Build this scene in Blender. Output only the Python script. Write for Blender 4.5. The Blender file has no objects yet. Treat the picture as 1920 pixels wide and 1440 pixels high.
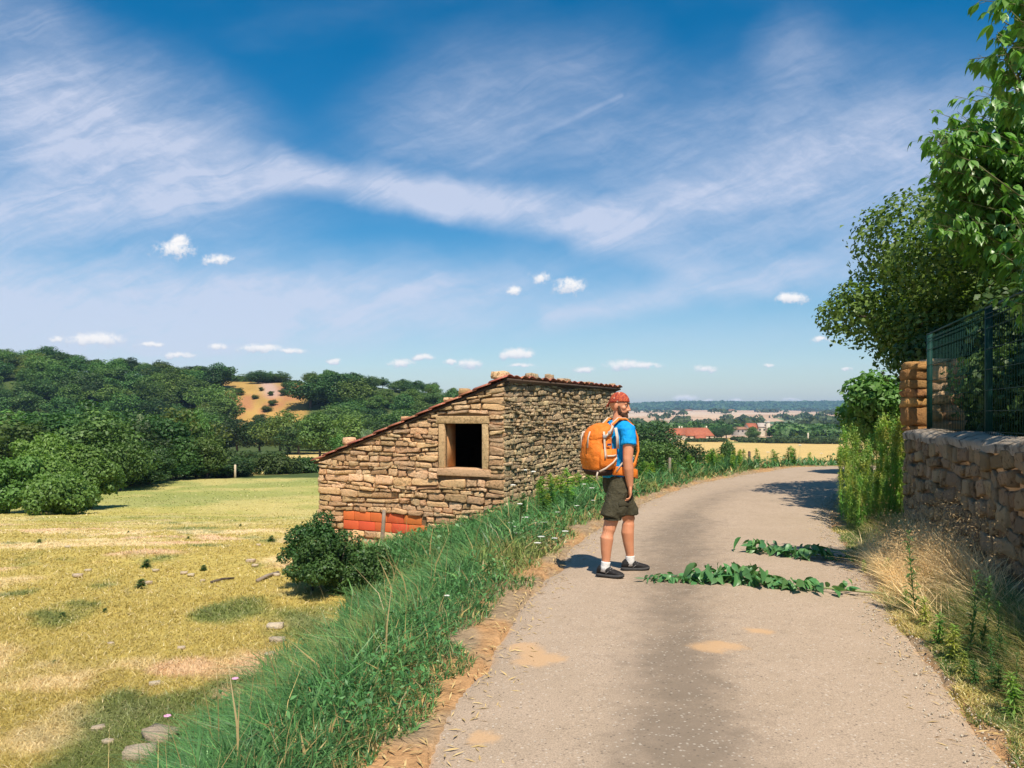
import bpy, math, random
import numpy as np
from mathutils import Vector, Matrix
R = math.radians
scene = bpy.context.scene
COL = scene.collection

# ------------------------------------------------------------------ camera, sky, sun, exposure
F = 1500.0 / 1920.0                    # focal length over picture width
EYE = 1.6
cam = bpy.data.cameras.new('camera')
cam.sensor_width = 36; cam.lens = 36 * F
cam.shift_y = 60 / 1920
cam.clip_start = 0.05; cam.clip_end = 30000
camo = bpy.data.objects.new('camera', cam); COL.objects.link(camo)
camo.location = (0, 0, EYE); camo.rotation_euler = (R(90), 0, 0)
scene.camera = camo

SUN_EL, SUN_AZ = 57.0, 14.0            # azimuth: degrees to the right of straight behind the camera
sun_dir = Vector((math.sin(R(SUN_AZ)) * math.cos(R(SUN_EL)), -math.cos(R(SUN_AZ)) * math.cos(R(SUN_EL)), math.sin(R(SUN_EL))))
sl = bpy.data.lights.new('sun', 'SUN'); sl.energy = 4.8; sl.angle = R(0.5); sl.color = (1.0, 0.91, 0.78)
so = bpy.data.objects.new('sun', sl); COL.objects.link(so)
so.rotation_euler = sun_dir.to_track_quat('Z', 'Y').to_euler(); so.location = (20, -60, 80)
scene.view_settings.view_transform = 'Standard'; scene.view_settings.look = 'None'
scene.view_settings.gamma = 1; scene.view_settings.exposure = 0.38
try:
    scene.view_settings.use_curve_mapping = False
except Exception: pass
scene.cycles.max_bounces = 6; scene.cycles.volume_bounces = 0
scene.cycles.transparent_max_bounces = 8
scene.cycles.use_denoising = True

class S:                                # tiny expression wrapper over shader math nodes
    def __init__(s, nt, k): s.nt, s.k = nt, k
    def _m(s, op, b=None, c=None, clamp=False):
        n = s.nt.nodes.new('ShaderNodeMath'); n.operation = op; n.use_clamp = clamp
        for i, v in enumerate((s, b, c)):
            if v is None: continue
            if isinstance(v, S): s.nt.links.new(v.k, n.inputs[i])
            else: n.inputs[i].default_value = v
        return S(s.nt, n.outputs[0])
    def __add__(s, b): return s._m('ADD', b)
    def __sub__(s, b): return s._m('SUBTRACT', b)
    def __mul__(s, b): return s._m('MULTIPLY', b)
    def __truediv__(s, b): return s._m('DIVIDE', b)
    def mx(s, b): return s._m('MAXIMUM', b)
    def mn(s, b): return s._m('MINIMUM', b)
    def sqrt(s): return s._m('SQRT')
    def abs(s): return s._m('ABSOLUTE')
    def clamp(s): return s._m('ADD', 0.0, clamp=True)
    def smooth(s, a, b, lo=0.0, hi=1.0):
        n = s.nt.nodes.new('ShaderNodeMapRange'); n.interpolation_type = 'SMOOTHSTEP'
        s.nt.links.new(s.k, n.inputs[0])
        for i, v in zip((1, 2, 3, 4), (a, b, lo, hi)): n.inputs[i].default_value = v
        return S(s.nt, n.outputs[0])
def sval(nt, v):
    n = nt.nodes.new('ShaderNodeValue'); n.outputs[0].default_value = v; return S(nt, n.outputs[0])
def nnoise(nt, vec, scale, detail=4, rough=0.55, dist=0.0):
    n = nt.nodes.new('ShaderNodeTexNoise'); n.inputs['Scale'].default_value = scale
    n.inputs['Detail'].default_value = detail; n.inputs['Roughness'].default_value = rough
    n.inputs['Distortion'].default_value = dist
    if vec is not None: nt.links.new(vec, n.inputs['Vector'])
    return S(nt, n.outputs['Fac'])
def nmix(nt, fac, a, b, blend='MIX'):
    n = nt.nodes.new('ShaderNodeMix'); n.data_type = 'RGBA'; n.blend_type = blend
    for i, v in ((0, fac), (6, a), (7, b)):
        if isinstance(v, S): nt.links.new(v.k, n.inputs[i])
        elif hasattr(v, 'is_output'): nt.links.new(v, n.inputs[i])
        elif i == 0: n.inputs[0].default_value = v
        else: n.inputs[i].default_value = (*v, 1)
    return n.outputs[2]
def ncomb(nt, x, y, z):
    n = nt.nodes.new('ShaderNodeCombineXYZ')
    for i, v in enumerate((x, y, z)):
        if isinstance(v, S): nt.links.new(v.k, n.inputs[i])
        else: n.inputs[i].default_value = v
    return n.outputs[0]

def build_world():
    w = bpy.data.worlds.new('World'); scene.world = w; w.use_nodes = True
    nt = w.node_tree; nt.nodes.clear()
    out = nt.nodes.new('ShaderNodeOutputWorld'); bg = nt.nodes.new('ShaderNodeBackground')
    sky = nt.nodes.new('ShaderNodeTexSky'); sky.sky_type = 'NISHITA'; sky.sun_disc = False
    sky.sun_elevation = R(SUN_EL); sky.sun_rotation = R(180 - SUN_AZ)
    sky.altitude = 300; sky.air_density = 1.0; sky.dust_density = 0.6; sky.ozone_density = 2.0
    tc = nt.nodes.new('ShaderNodeTexCoord')
    sp = nt.nodes.new('ShaderNodeSeparateXYZ'); nt.links.new(tc.outputs['Generated'], sp.inputs[0])
    x, y, z = (S(nt, sp.outputs[i]) for i in range(3))
    ya = y.abs().mx(0.12)
    u = x / ya; v = z / ya             # tangent-plane direction, mirrored behind
    uv = ncomb(nt, u, v, 0.0)
    # streaky warp
    w1 = nnoise(nt, uv, 2.2, 4, 0.6) - 0.5; w2 = nnoise(nt, ncomb(nt, u, v, 5.0), 2.2, 4, 0.6) - 0.5
    fw1 = nnoise(nt, ncomb(nt, u, v, 9.0), 9, 4, 0.6) - 0.5; fw2 = nnoise(nt, ncomb(nt, u, v, 14.0), 9, 4, 0.6) - 0.5
    uu = u + w1 * 0.10 + fw1 * 0.03; vv = v + w2 * 0.07 + fw2 * 0.03
    P = lambda px, py: ((px - 960) / 1500, (780 - py) / 1500)
    def seg(p0, p1, w0, w1_, a0, a1):
        (ax, ay), (bx, by) = P(*p0), P(*p1); dx, dy = bx - ax, by - ay; L2 = dx * dx + dy * dy
        t = ((uu - ax) * dx + (vv - ay) * dy) / L2
        t = t.clamp()
        ex = uu - ax - t * dx; ey = vv - ay - t * dy
        d = (ex * ex + ey * ey).sqrt() / (t * ((w1_ - w0) / 1500) + w0 / 1500)
        return d.smooth(0.0, 1.0, 1.0, 0.0) * (t * (a1 - a0) + a0)
    def blob(c, rx, ry, a, rot=0):
        cx, cy = P(*c); co, si = math.cos(R(rot)), math.sin(R(rot))
        ex = uu - cx; ey = vv - cy
        fx = (ex * co + ey * si) / (rx / 1500); fy = (ey * co - ex * si) / (ry / 1500)
        return (fx * fx + fy * fy).sqrt().smooth(0.0, 1.0, 1.0, 0.0) * a
    parts = [seg((-300, 470), (330, 365), 85, 80, .62, .55), seg((330, 350), (520, 318), 80, 62, .55, .72),
             seg((520, 318), (820, 368), 50, 52, .95, .98), seg((820, 368), (1160, 425), 52, 66, .98, .75),
             seg((1160, 425), (1370, 520), 72, 70, .55, .22), seg((-200, 130), (470, 320), 150, 70, .40, .5),
             blob((210, 270), 520, 260, .85, -22), blob((-150, 420), 480, 200, .62), blob((420, 570), 1050, 135, .95, 3), blob((40, 610), 760, 190, .72),
             seg((1030, 590), (1420, 500), 45, 55, .38, .45), seg((1420, 500), (2100, 440), 55, 80, .45, .3),
             seg((1120, 430), (1480, 300), 80, 110, .45, .42), seg((1480, 300), (2200, 150), 110, 150, .42, .38),
             blob((880, 220), 360, 210, .46, 20), blob((1490, 110), 110, 130, .36, -40), blob((1130, 170), 200, 200, .22),
             blob((1620, 330), 620, 330, .52), blob((1250, 330), 420, 240, .30), blob((30, 60), 320, 140, .34, -30), blob((1300, 620), 700, 70, .16)]
    c = parts[0]
    for p in parts[1:]: c = c.mx(p) if False else (c + p - c * p)
    st = nnoise(nt, ncomb(nt, uu * 2.2 + vv * 1.3, vv * 6.5 - uu * 1.4, 3.0), 3.0, 6, 0.62)
    st2 = nnoise(nt, ncomb(nt, uu * 9.0 - vv * 5.0, vv * 22.0 + uu * 4.0, 6.0), 2.0, 7, 0.65)
    # combed-out filaments, two sets of streaks crossing at a low angle
    f1 = nnoise(nt, ncomb(nt, uu * 1.6 + vv * 3.4, vv * 15.0 - uu * 6.0, 2.0), 1.6, 8, 0.68, 0.8)
    f2 = nnoise(nt, ncomb(nt, uu * 1.3 - vv * 4.2, vv * 13.0 + uu * 7.5, 11.0), 1.5, 8, 0.68, 0.8)
    fil = (f1 * 0.75 + f2 * 0.25).smooth(0.36, 0.66, 0.72, 1.24)
    cir = c * st.smooth(0.22, 0.68, 0.74, 1.10) * st2.smooth(0.25, 0.75, 0.85, 1.15) * fil
    uu, vv = u + fw1 * 0.006, v + fw2 * 0.006
    trail = seg((880, 312), (1165, 180), 12, 7, .10, .17) * st2.smooth(0.3, 0.7, 0.5, 1.2)
    # the thin film of cirrus goes on all round the sky
    film = nnoise(nt, ncomb(nt, uu * 1.2, vv * 3.0, 8.0), 1.6, 5, 0.6).smooth(0.5, 0.85, 0.0, 0.18)
    low = v.smooth(0.0, 0.22, 0.55, 0.0)
    cir = (cir + trail + film * 0.6 + low * 0.55)._m('MINIMUM', 0.92)
    # small fair-weather cumulus
    CU = [(328, 470, 34, 17), (340, 455, 18, 15), (408, 488, 27, 11), (1012, 524, 22, 14), (1068, 538, 27, 17), (963, 546, 13, 10),
          (1482, 560, 32, 12), (180, 638, 52, 14), (108, 638, 13, 8), (282, 646, 24, 6), (335, 667, 30, 7), (407, 651, 18, 8),
          (490, 654, 46, 9), (540, 659, 34, 6), (630, 678, 13, 6), (750, 682, 27, 9), (795, 670, 17, 7), (883, 683, 23, 9), (845, 679, 14, 6),
          (968, 664, 36, 11), (975, 687, 26, 6), (1175, 686, 40, 11), (1215, 687, 26, 8), (1098, 694, 18, 7), (1318, 692, 22, 8), (1540, 637, 16, 7),
          (1437, 686, 14, 5), (1285, 747, 22, 7), (1328, 752, 14, 4), (1382, 753, 15, 6), (1480, 749, 18, 3), (1588, 693, 12, 4)]
    n1 = nnoise(nt, ncomb(nt, u, v, 21.0), 60, 4, 0.6) - 0.5
    n2 = nnoise(nt, ncomb(nt, u, v, 27.0), 26, 3, 0.6) - 0.5
    cum = None; low_part = None
    for (px, py, rx, ry) in CU:
        cx, cy = P(px, py)
        fx = (u + n2 * 0.02 - cx) * (1500 / (rx * 1.25)); fy = (v + n1 * 0.012 - cy) * (1500 / (ry * 1.35))
        fyy = fy.mx(fy * -1.5)         # flat undersides
        f = sval(nt, 1.0) - (fx * fx + fyy * fyy).sqrt()
        sh = fy.smooth(-0.75, 0.35)
        cum = f if cum is None else cum.mx(f)
        q = f.smooth(-0.3, 0.4) * sh
        low_part = q if low_part is None else low_part.mx(q)
    n3 = nnoise(nt, ncomb(nt, u, v, 33.0), 150, 4, 0.65) - 0.5
    dens = (cum + n1 * 1.9 + n2 * 0.8 + n3 * 1.0).smooth(-0.05, 0.75, 0.0, 0.95)
    k = 1 / 0.10
    cir_col = (0.66 * k, 0.70 * k, 0.85 * k)
    hs = nt.nodes.new('ShaderNodeHueSaturation'); hs.inputs['Saturation'].default_value = 1.52; hs.inputs['Value'].default_value = 1.12; hs.inputs['Hue'].default_value = 0.492
    nt.links.new(sky.outputs[0], hs.inputs['Color'])
    base = nmix(nt, cir * 0.86, hs.outputs[0], cir_col)
    cum_col = nmix(nt, low_part.clamp(), (0.56 * k, 0.62 * k, 0.74 * k), (1.0 * k, 0.97 * k, 0.95 * k))  # greyer below, brighter above: the clouds' own shading is put into the colour
    colr = nmix(nt, dens, base, cum_col)
    colr = nmix(nt, z.smooth(-0.06, -0.01, 1.0, 0.0), colr, (0.30 * k, 0.34 * k, 0.36 * k))
    nt.links.new(colr, bg.inputs[0]); bg.inputs[1].default_value = 0.082
    nt.links.new(bg.outputs[0], out.inputs[0])
build_world()

# ------------------------------------------------------------------ helpers
def tag(o, label=None, cat=None, group=None, kind=None):
    for k, v in (('label', label), ('category', cat), ('group', group), ('kind', kind)):
        if v: o[k] = v
    return o
def link(name, data, parent=None):
    o = bpy.data.objects.new(name, data); COL.objects.link(o)
    if parent is not None: o.parent = parent
    return o
def empty(name, loc=(0, 0, 0), rz=0.0):
    o = link(name, None); o.location = loc; o.rotation_euler = (0, 0, rz); o.empty_display_size = 0.2
    return o
def mesh_np(name, V, Fs, mats, smooth=False, col=None, midx=None):
    V = np.asarray(V, dtype=np.float32).reshape(-1, 3)
    if isinstance(Fs, np.ndarray): Fs = [Fs]
    elif len(Fs) and not isinstance(Fs[0], np.ndarray):
        by = {}
        for f in Fs: by.setdefault(len(f), []).append(f)
        Fs = [np.array(v) for v in by.values()]
    Fs = [f for f in Fs if len(f)]
    me = bpy.data.meshes.new(name)
    me.vertices.add(len(V)); me.vertices.foreach_set('co', V.ravel())
    tot = np.concatenate([np.full(len(f), f.shape[1], dtype=np.int32) for f in Fs])
    idx = np.concatenate([f.ravel() for f in Fs]).astype(np.int32)
    st = np.concatenate([[0], np.cumsum(tot)[:-1]]).astype(np.int32)
    me.loops.add(len(idx)); me.loops.foreach_set('vertex_index', idx)
    me.polygons.add(len(tot)); me.polygons.foreach_set('loop_start', st)
    try: me.polygons.foreach_set('loop_total', tot)
    except Exception: pass
    if smooth: me.polygons.foreach_set('use_smooth', np.ones(len(tot), dtype=bool))
    for m in (mats if isinstance(mats, (list, tuple)) else [mats]): me.materials.append(m)
    if midx is not None: me.polygons.foreach_set('material_index', np.asarray(midx, dtype=np.int32))
    me.update(calc_edges=True); me.validate()
    if col is not None:
        a = me.color_attributes.new('Col', 'FLOAT_COLOR', 'POINT')
        c4 = np.ones((len(V), 4), dtype=np.float32); c4[:, :3] = col
        a.data.foreach_set('color', c4.ravel())
    return me
def mobj(name, V, Fs, mats, parent=None, **k):
    return link(name, mesh_np(name, V, Fs, mats, **k), parent)

class MB:                               # collects shapes into one mesh
    def __init__(s): s.V = []; s.F = []; s.M = []; s.mi = 0
    def add(s, V, F):
        b = len(s.V); s.V.extend([tuple(v) for v in V]); s.F.extend([tuple(i + b for i in f) for f in F]); s.M.extend([s.mi] * len(F))
        return s
    def box(s, c, d, rz=0.0, rot=None):
        hx, hy, hz = d[0] / 2, d[1] / 2, d[2] / 2
        m = rot if rot is not None else Matrix.Rotation(rz, 3, 'Z')
        V = [Vector(c) + m @ Vector((sx * hx, sy * hy, sz * hz)) for sz in (-1, 1) for sy in (-1, 1) for sx in (-1, 1)]
        return s.add(V, [(0, 2, 3, 1), (4, 5, 7, 6), (0, 1, 5, 4), (2, 6, 7, 3), (0, 4, 6, 2), (1, 3, 7, 5)])
    def tube(s, pts, rad, n=6):
        pts = [Vector(p) for p in pts]; V = []; Fa = []
        up = Vector((0.13, 0.21, 0.97))
        for i, p in enumerate(pts):
            t = (pts[min(i + 1, len(pts) - 1)] - pts[max(i - 1, 0)]).normalized()
            a = t.cross(up)
            if a.length < 1e-3: a = t.cross(Vector((1, 0, 0)))
            a.normalize(); b = t.cross(a)
            r = rad[i] if isinstance(rad, (list, tuple)) else rad
            V += [p + (a * math.cos(2 * math.pi * k / n) + b * math.sin(2 * math.pi * k / n)) * r for k in range(n)]
        for i in range(len(pts) - 1):
            for k in range(n):
                Fa.append((i * n + k, i * n + (k + 1) % n, (i + 1) * n + (k + 1) % n, (i + 1) * n + k))
        Fa.append(tuple(range(n - 1, -1, -1))); Fa.append(tuple((len(pts) - 1) * n + k for k in range(n)))
        return s.add(V, Fa)
    def rings(s, rings, n=12):          # rings: (centre, vecA, vecB) ellipse per ring, capped
        V = []; Fa = []
        for c, a, b in rings:
            c, a, b = Vector(c), Vector(a), Vector(b)
            V += [c + a * math.cos(2 * math.pi * k / n) + b * math.sin(2 * math.pi * k / n) for k in range(n)]
        for i in range(len(rings) - 1):
            for k in range(n):
                Fa.append((i * n + k, i * n + (k + 1) % n, (i + 1) * n + (k + 1) % n, (i + 1) * n + k))
        Fa.append(tuple(range(n - 1, -1, -1))); Fa.append(tuple((len(rings) - 1) * n + k for k in range(n)))
        return s.add(V, Fa)
    def limb(s, pts, rad, n=12):        # tube with rounded ends
        pts = [Vector(p) for p in pts]
        d0 = (pts[0] - pts[1]).normalized(); d1 = (pts[-1] - pts[-2]).normalized()
        P = [pts[0] + d0 * rad[0] * .75, pts[0] + d0 * rad[0] * .45] + pts + [pts[-1] + d1 * rad[-1] * .45, pts[-1] + d1 * rad[-1] * .75]
        rr = [rad[0] * .45, rad[0] * .82] + list(rad) + [rad[-1] * .82, rad[-1] * .45]
        return s.tube(P, rr, n)
    def ell(s, c, r, n=14, m=9, rot=None):
        V = []; Fa = []; c = Vector(c); mt = rot if rot is not None else Matrix.Identity(3)
        for i in range(1, m):
            th = math.pi * i / m
            for k in range(n):
                ph = 2 * math.pi * k / n
                V.append(c + mt @ Vector((r[0] * math.sin(th) * math.cos(ph), r[1] * math.sin(th) * math.sin(ph), r[2] * math.cos(th))))
        V += [c + mt @ Vector((0, 0, r[2])), c + mt @ Vector((0, 0, -r[2]))]
        T, Bt = len(V) - 2, len(V) - 1
        for i in range(m - 2):
            for k in range(n):
                Fa.append((i * n + k, (i + 1) * n + k, (i + 1) * n + (k + 1) % n, i * n + (k + 1) % n))
        for k in range(n):
            Fa.append((T, k, (k + 1) % n)); Fa.append((Bt, (m - 2) * n + (k + 1) % n, (m - 2) * n + k))
        return s.add(V, Fa)
    def xf(s, M, start=0):
        s.V[start:] = [tuple(M @ Vector(v)) for v in s.V[start:]]; return s
    def mesh(s, name, mats, smooth=False):
        order = sorted(set(len(f) for f in s.F))
        Fs = [np.array([f for f in s.F if len(f) == k]) for k in order]
        mi = [m for k in order for f, m in zip(s.F, s.M) if len(f) == k]
        return mesh_np(name, s.V, Fs, mats, smooth=smooth, midx=mi if any(mi) else None)
    def build(s, name, mats, parent=None, smooth=False):
        return link(name, s.mesh(name, mats, smooth), parent)

def copy_tree(o, parent=None):
    c = o.copy(); COL.objects.link(c); c.parent = parent
    for ch in o.children: copy_tree(ch, c)
    return c

# value noise for shapes and colour patches
def _h(ix, iy, s):
    n = (ix.astype(np.int64) * 374761393 + iy.astype(np.int64) * 668265263 + s * 1274126177) & 0xFFFFFFFF
    n = ((n ^ (n >> 13)) * 1103515245) & 0xFFFFFFFF
    n = ((n ^ (n >> 16)) * 2246822519) & 0xFFFFFFFF
    return ((n ^ (n >> 15)) & 0xFFFFFF) / float(0xFFFFFF)
def vnoise(x, y, s=0):
    x = np.asarray(x, float); y = np.asarray(y, float)
    ix = np.floor(x); iy = np.floor(y); fx = x - ix; fy = y - iy
    fx = fx * fx * (3 - 2 * fx); fy = fy * fy * (3 - 2 * fy)
    a = _h(ix, iy, s); b = _h(ix + 1, iy, s); c = _h(ix, iy + 1, s); d = _h(ix + 1, iy + 1, s)
    return (a * (1 - fx) + b * fx) * (1 - fy) + (c * (1 - fx) + d * fx) * fy
def fbm(x, y, s=0, o=4):
    t = 0; a = 0.5; n = 0
    for i in range(o):
        t = t + a * vnoise(x * 2 ** i + 17.3 * i, y * 2 ** i - 9.1 * i, s + i); n += a; a *= 0.5
    return t / n
def sstep(x, a, b):
    t = np.clip((x - a) / (b - a), 0, 1); return t * t * (3 - 2 * t)
def px2(px, Y): return (px - 960) / 1500 * Y
def pz(py, Y): return EYE + (780 - py) / 1500 * Y

# ------------------------------------------------------------------ materials
def base_mat(name):
    m = bpy.data.materials.new(name); m.use_nodes = True; nt = m.node_tree; nt.nodes.clear()
    out = nt.nodes.new('ShaderNodeOutputMaterial'); b = nt.nodes.new('ShaderNodeBsdfPrincipled')
    nt.links.new(b.outputs[0], out.inputs[0])
    return m, nt, b, out
def nbump(nt, b, hgt, strength, dist=0.02):
    n = nt.nodes.new('ShaderNodeBump'); n.inputs['Strength'].default_value = strength; n.inputs['Distance'].default_value = dist
    nt.links.new(hgt.k, n.inputs['Height']); nt.links.new(n.outputs[0], b.inputs['Normal'])
def coords(nt, kind='Object'):
    if kind == 'World': return nt.nodes.new('ShaderNodeNewGeometry').outputs['Position']
    return nt.nodes.new('ShaderNodeTexCoord').outputs[kind]
def M(name, c1, c2=None, scale=8, rough=0.85, bump=0.0, bscale=40, dist=0.01, spec=0.3, space='Object', c3=None, s3=20, t3=(0.55, 0.7), obj_var=0.0):
    m, nt, b, out = base_mat(name); co = coords(nt, space)
    if c2 is None: c2 = tuple(c * 0.8 for c in c1)
    f = nnoise(nt, co, scale, 5, 0.6).smooth(0.3, 0.7)
    col = nmix(nt, f, c1, c2)
    if c3 is not None: col = nmix(nt, nnoise(nt, co, s3, 4, 0.6).smooth(*t3), col, c3)
    if obj_var:
        oi = nt.nodes.new('ShaderNodeObjectInfo'); r = S(nt, oi.outputs['Random'])
        h = nt.nodes.new('ShaderNodeHueSaturation'); nt.links.new(col, h.inputs['Color'])
        nt.links.new((r * (2 * obj_var) + (1 - obj_var)).k, h.inputs['Value'])
        nt.links.new(((r * 7.13)._m('FRACT') * 0.03 + 0.485).k, h.inputs['Hue']); col = h.outputs[0]
    nt.links.new(col, b.inputs['Base Color']); b.inputs['Roughness'].default_value = rough
    b.inputs['Specular IOR Level'].default_value = spec
    if bump: nbump(nt, b, nnoise(nt, co, bscale, 6, 0.65), bump, dist)
    return m
def leafmat(name, c1, c2, trans=0.35, rough=0.5, var=0.25, spec=0.35, tcol=None, patch=None):
    m, nt, b, out = base_mat(name)
    g = nt.nodes.new('ShaderNodeNewGeometry'); r = S(nt, g.outputs['Random Per Island'])
    oi = nt.nodes.new('ShaderNodeObjectInfo'); q = S(nt, oi.outputs['Random'])
    col = nmix(nt, r, c1, c2)
    if patch:
        col = nmix(nt, nnoise(nt, g.outputs['Position'], patch[1], 3).smooth(0.42, 0.66), col, patch[0])
    h = nt.nodes.new('ShaderNodeHueSaturation'); nt.links.new(col, h.inputs['Color'])
    nt.links.new((q * (2 * var) + (1 - var)).k, h.inputs['Value'])
    nt.links.new(((q * 5.31)._m('FRACT') * 0.04 + 0.48).k, h.inputs['Hue'])
    nt.links.new(h.outputs[0], b.inputs['Base Color']); b.inputs['Roughness'].default_value = rough
    b.inputs['Specular IOR Level'].default_value = spec
    t = nt.nodes.new('ShaderNodeBsdfTranslucent')
    tm = nmix(nt, 1.0, h.outputs[0], tcol or (1.25, 1.5, 0.55), 'MULTIPLY'); nt.links.new(tm, t.inputs[0])
    mx = nt.nodes.new('ShaderNodeMixShader'); mx.inputs[0].default_value = trans
    nt.links.new(b.outputs[0], mx.inputs[1]); nt.links.new(t.outputs[0], mx.inputs[2]); nt.links.new(mx.outputs[0], out.inputs[0])
    return m
def bladmat(name, trans=0.3, gain=1.0):       # colour carried by the blades themselves
    m, nt, b, out = base_mat(name)
    a = nt.nodes.new('ShaderNodeVertexColor'); a.layer_name = 'Col'
    nt.links.new(a.outputs[0], b.inputs['Base Color']); b.inputs['Roughness'].default_value = 0.42; b.inputs['Specular IOR Level'].default_value = 0.35
    t = nt.nodes.new('ShaderNodeBsdfTranslucent'); nt.links.new(a.outputs[0], t.inputs[0])
    mx = nt.nodes.new('ShaderNodeMixShader'); mx.inputs[0].default_value = trans
    nt.links.new(b.outputs[0], mx.inputs[1]); nt.links.new(t.outputs[0], mx.inputs[2]); nt.links.new(mx.outputs[0], out.inputs[0])
    return m
# ------------------------------------------------------------------ terrain
LP = np.array([(-3.6, -14), (-2.6, -8), (-1.6, -3), (-1.1, 0), (-.41, 3.64), (-.11, 5.7), (.2, 7.5), (1.02, 10.9), (1.9, 13.6), (2.88, 16), (4.4, 19), (6.25, 21.8), (8.4, 24.6), (11.2, 27.2), (16, 30), (24, 33), (38, 36)], float)
RP = np.array([(-1.0, -14), (.1, -8), (.9, -3), (1.45, 0), (2.32, 3.64), (2.86, 5.7), (3.4, 7.5), (4.3, 10.5), (5.15, 13), (6.2, 15.4), (7.9, 18), (9.8, 20.3), (12.4, 22.7), (15.2, 24.4), (19, 26.2), (26, 28.6), (39, 31)], float)
def sdist(X, Y, poly):
    best = np.full(X.shape, 1e18); sg = np.zeros(X.shape)
    for a, b in zip(poly[:-1], poly[1:]):
        d = b - a; L2 = d @ d
        t = np.clip(((X - a[0]) * d[0] + (Y - a[1]) * d[1]) / L2, 0, 1)
        ex = X - a[0] - t * d[0]; ey = Y - a[1] - t * d[1]; q = ex * ex + ey * ey
        cr = d[0] * (Y - a[1]) - d[1] * (X - a[0])
        m = q < best; best = np.where(m, q, best); sg = np.where(m, np.sign(cr), sg)
    return np.sqrt(best) * sg
def zroad(Y): return -0.05 * np.maximum(0, Y - 25)
def zmeadow(X, Y):
    Yr = np.maximum(Y, -50)
    z = np.interp(Yr, [-50, 0, 7, 18, 49, 90, 150, 250, 400, 500, 800, 1500, 2500, 4000, 5200, 6000, 6600, 9000],
                  [-1.0, -1.1, -1.3, -1.5, -4.3, -5.6, -8, -10, -14, -15, -15.5, -13, 3, 26, 30, 86, 60, -50])
    A = np.interp(X, [-700, -288, -140, -90, -40, -20, 20, 50], [46, 44, 34.5, 34, 28, 24, 10, 0])
    z = z + A * sstep(Yr, 300, 450) * (1 - sstep(Yr, 700, 1500))
    az = X / np.maximum(Yr, 1)
    z = z + sstep(Yr, 5200, 6000) * (vnoise(az * 9 + 3, az * 0 + 2, 5) - .5) * 42 * (1 - sstep(Yr, 6600, 8000))
    z = z + sstep(Yr, 900, 2200) * (fbm(X / 700, Y / 900, 4, 3) - .5) * 22 * (1 - sstep(Yr, 4500, 5500))
    return z
def HT(X, Y, detail=True):
    X = np.asarray(X, float); Y = np.asarray(Y, float)
    dl = sdist(X, Y, LP); dr = -sdist(X, Y, RP)
    zm = zmeadow(X, Y); zr = zroad(Y)
    w = np.interp(Y, [5, 8, 11, 13, 17, 30, 40], [2.7, 3.1, 3.6, 4.2, 7.0, 7.0, 14])
    t = sstep(dl, 0.25, w)
    zl = zr * (1 - t) + zm * t + 0.06 * np.exp(-((dl - .7) / .45) ** 2)
    tr = sstep(dr, 14, 45)
    zrr = np.maximum(zr, 0.0) * (1 - tr) + np.minimum(zm, 0) * tr + 0.08 * sstep(dr, .1, .9)
    z = np.where(dl > 0, zl, np.where(dr > 0, zrr, zr - 0.03))
    far = sstep(Y, 60, 90); z = z * (1 - far) + zm * far
    if detail:
        k = sstep(np.maximum(dl, dr), 0.2, 1.0)
        z = z + k * (fbm(X * .6, Y * .6, 11, 3) - .5) * .16
        far2 = sstep(Y, 25, 80)
        z = z + far2 * k * (fbm(X / 22, Y / 22, 12, 3) - .5) * 1.0
    return z
def gz(x, y): return float(HT(np.array([x]), np.array([y]))[0])

def c3(*c): return np.array(c, float)
def mixc(a, b, t): return a * (1 - t[:, None]) + b * t[:, None]
def meadow_col(X, Y):
    n = fbm(X * .33, Y * .33, 31, 4); n2 = fbm(X * 1.4, Y * 1.4, 37, 3); n3 = fbm(X * .9 + 40, Y * .5, 43, 3)
    straw = c3(.80, .62, .33); olive = c3(.53, .42, .12); green = c3(.16, .22, .06); pink = c3(.78, .54, .34)
    c = np.tile(olive, (len(X), 1))
    c = mixc(c, straw, sstep(n * .6 + n2 * .4, .47, .62))
    dl = sdist(X, Y, LP); w = np.interp(Y, [5, 8, 11, 13, 17, 30, 40], [2.7, 3.1, 3.6, 4.2, 7.0, 7.0, 14])
    near = np.clip(1 - (dl - w) / 2.2, 0, 1) * np.clip(1.6 - Y / 10, 0, 1)
    c = mixc(c, green, np.clip(sstep(.62 * n3 + .38 * n2 + near * .40, .58, .76), 0, 1) * .85)
    c = mixc(c, pink, sstep(fbm(X * .55 + 9, Y * .55, 53, 3), .66, .74) * .8)
    mid = sstep(Y, 26, 45)
    c = mixc(c, np.where((fbm(X * .08, Y * .12, 61, 3) > .5)[:, None], c3(.50, .43, .12), c3(.38, .38, .10)), mid * .75)
    edge = sstep(Y + (fbm(X * .1, Y * .1, 67, 3) - .5) * 30, 45, 74)
    c = mixc(c, c3(.25, .30, .085), edge * .75)
    c = mixc(c, c3(.60, .48, .18), sstep(fbm(X * .16, Y * .22, 69, 3), .56, .70) * sstep(Y, 20, 30) * .6)
    return c
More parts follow.
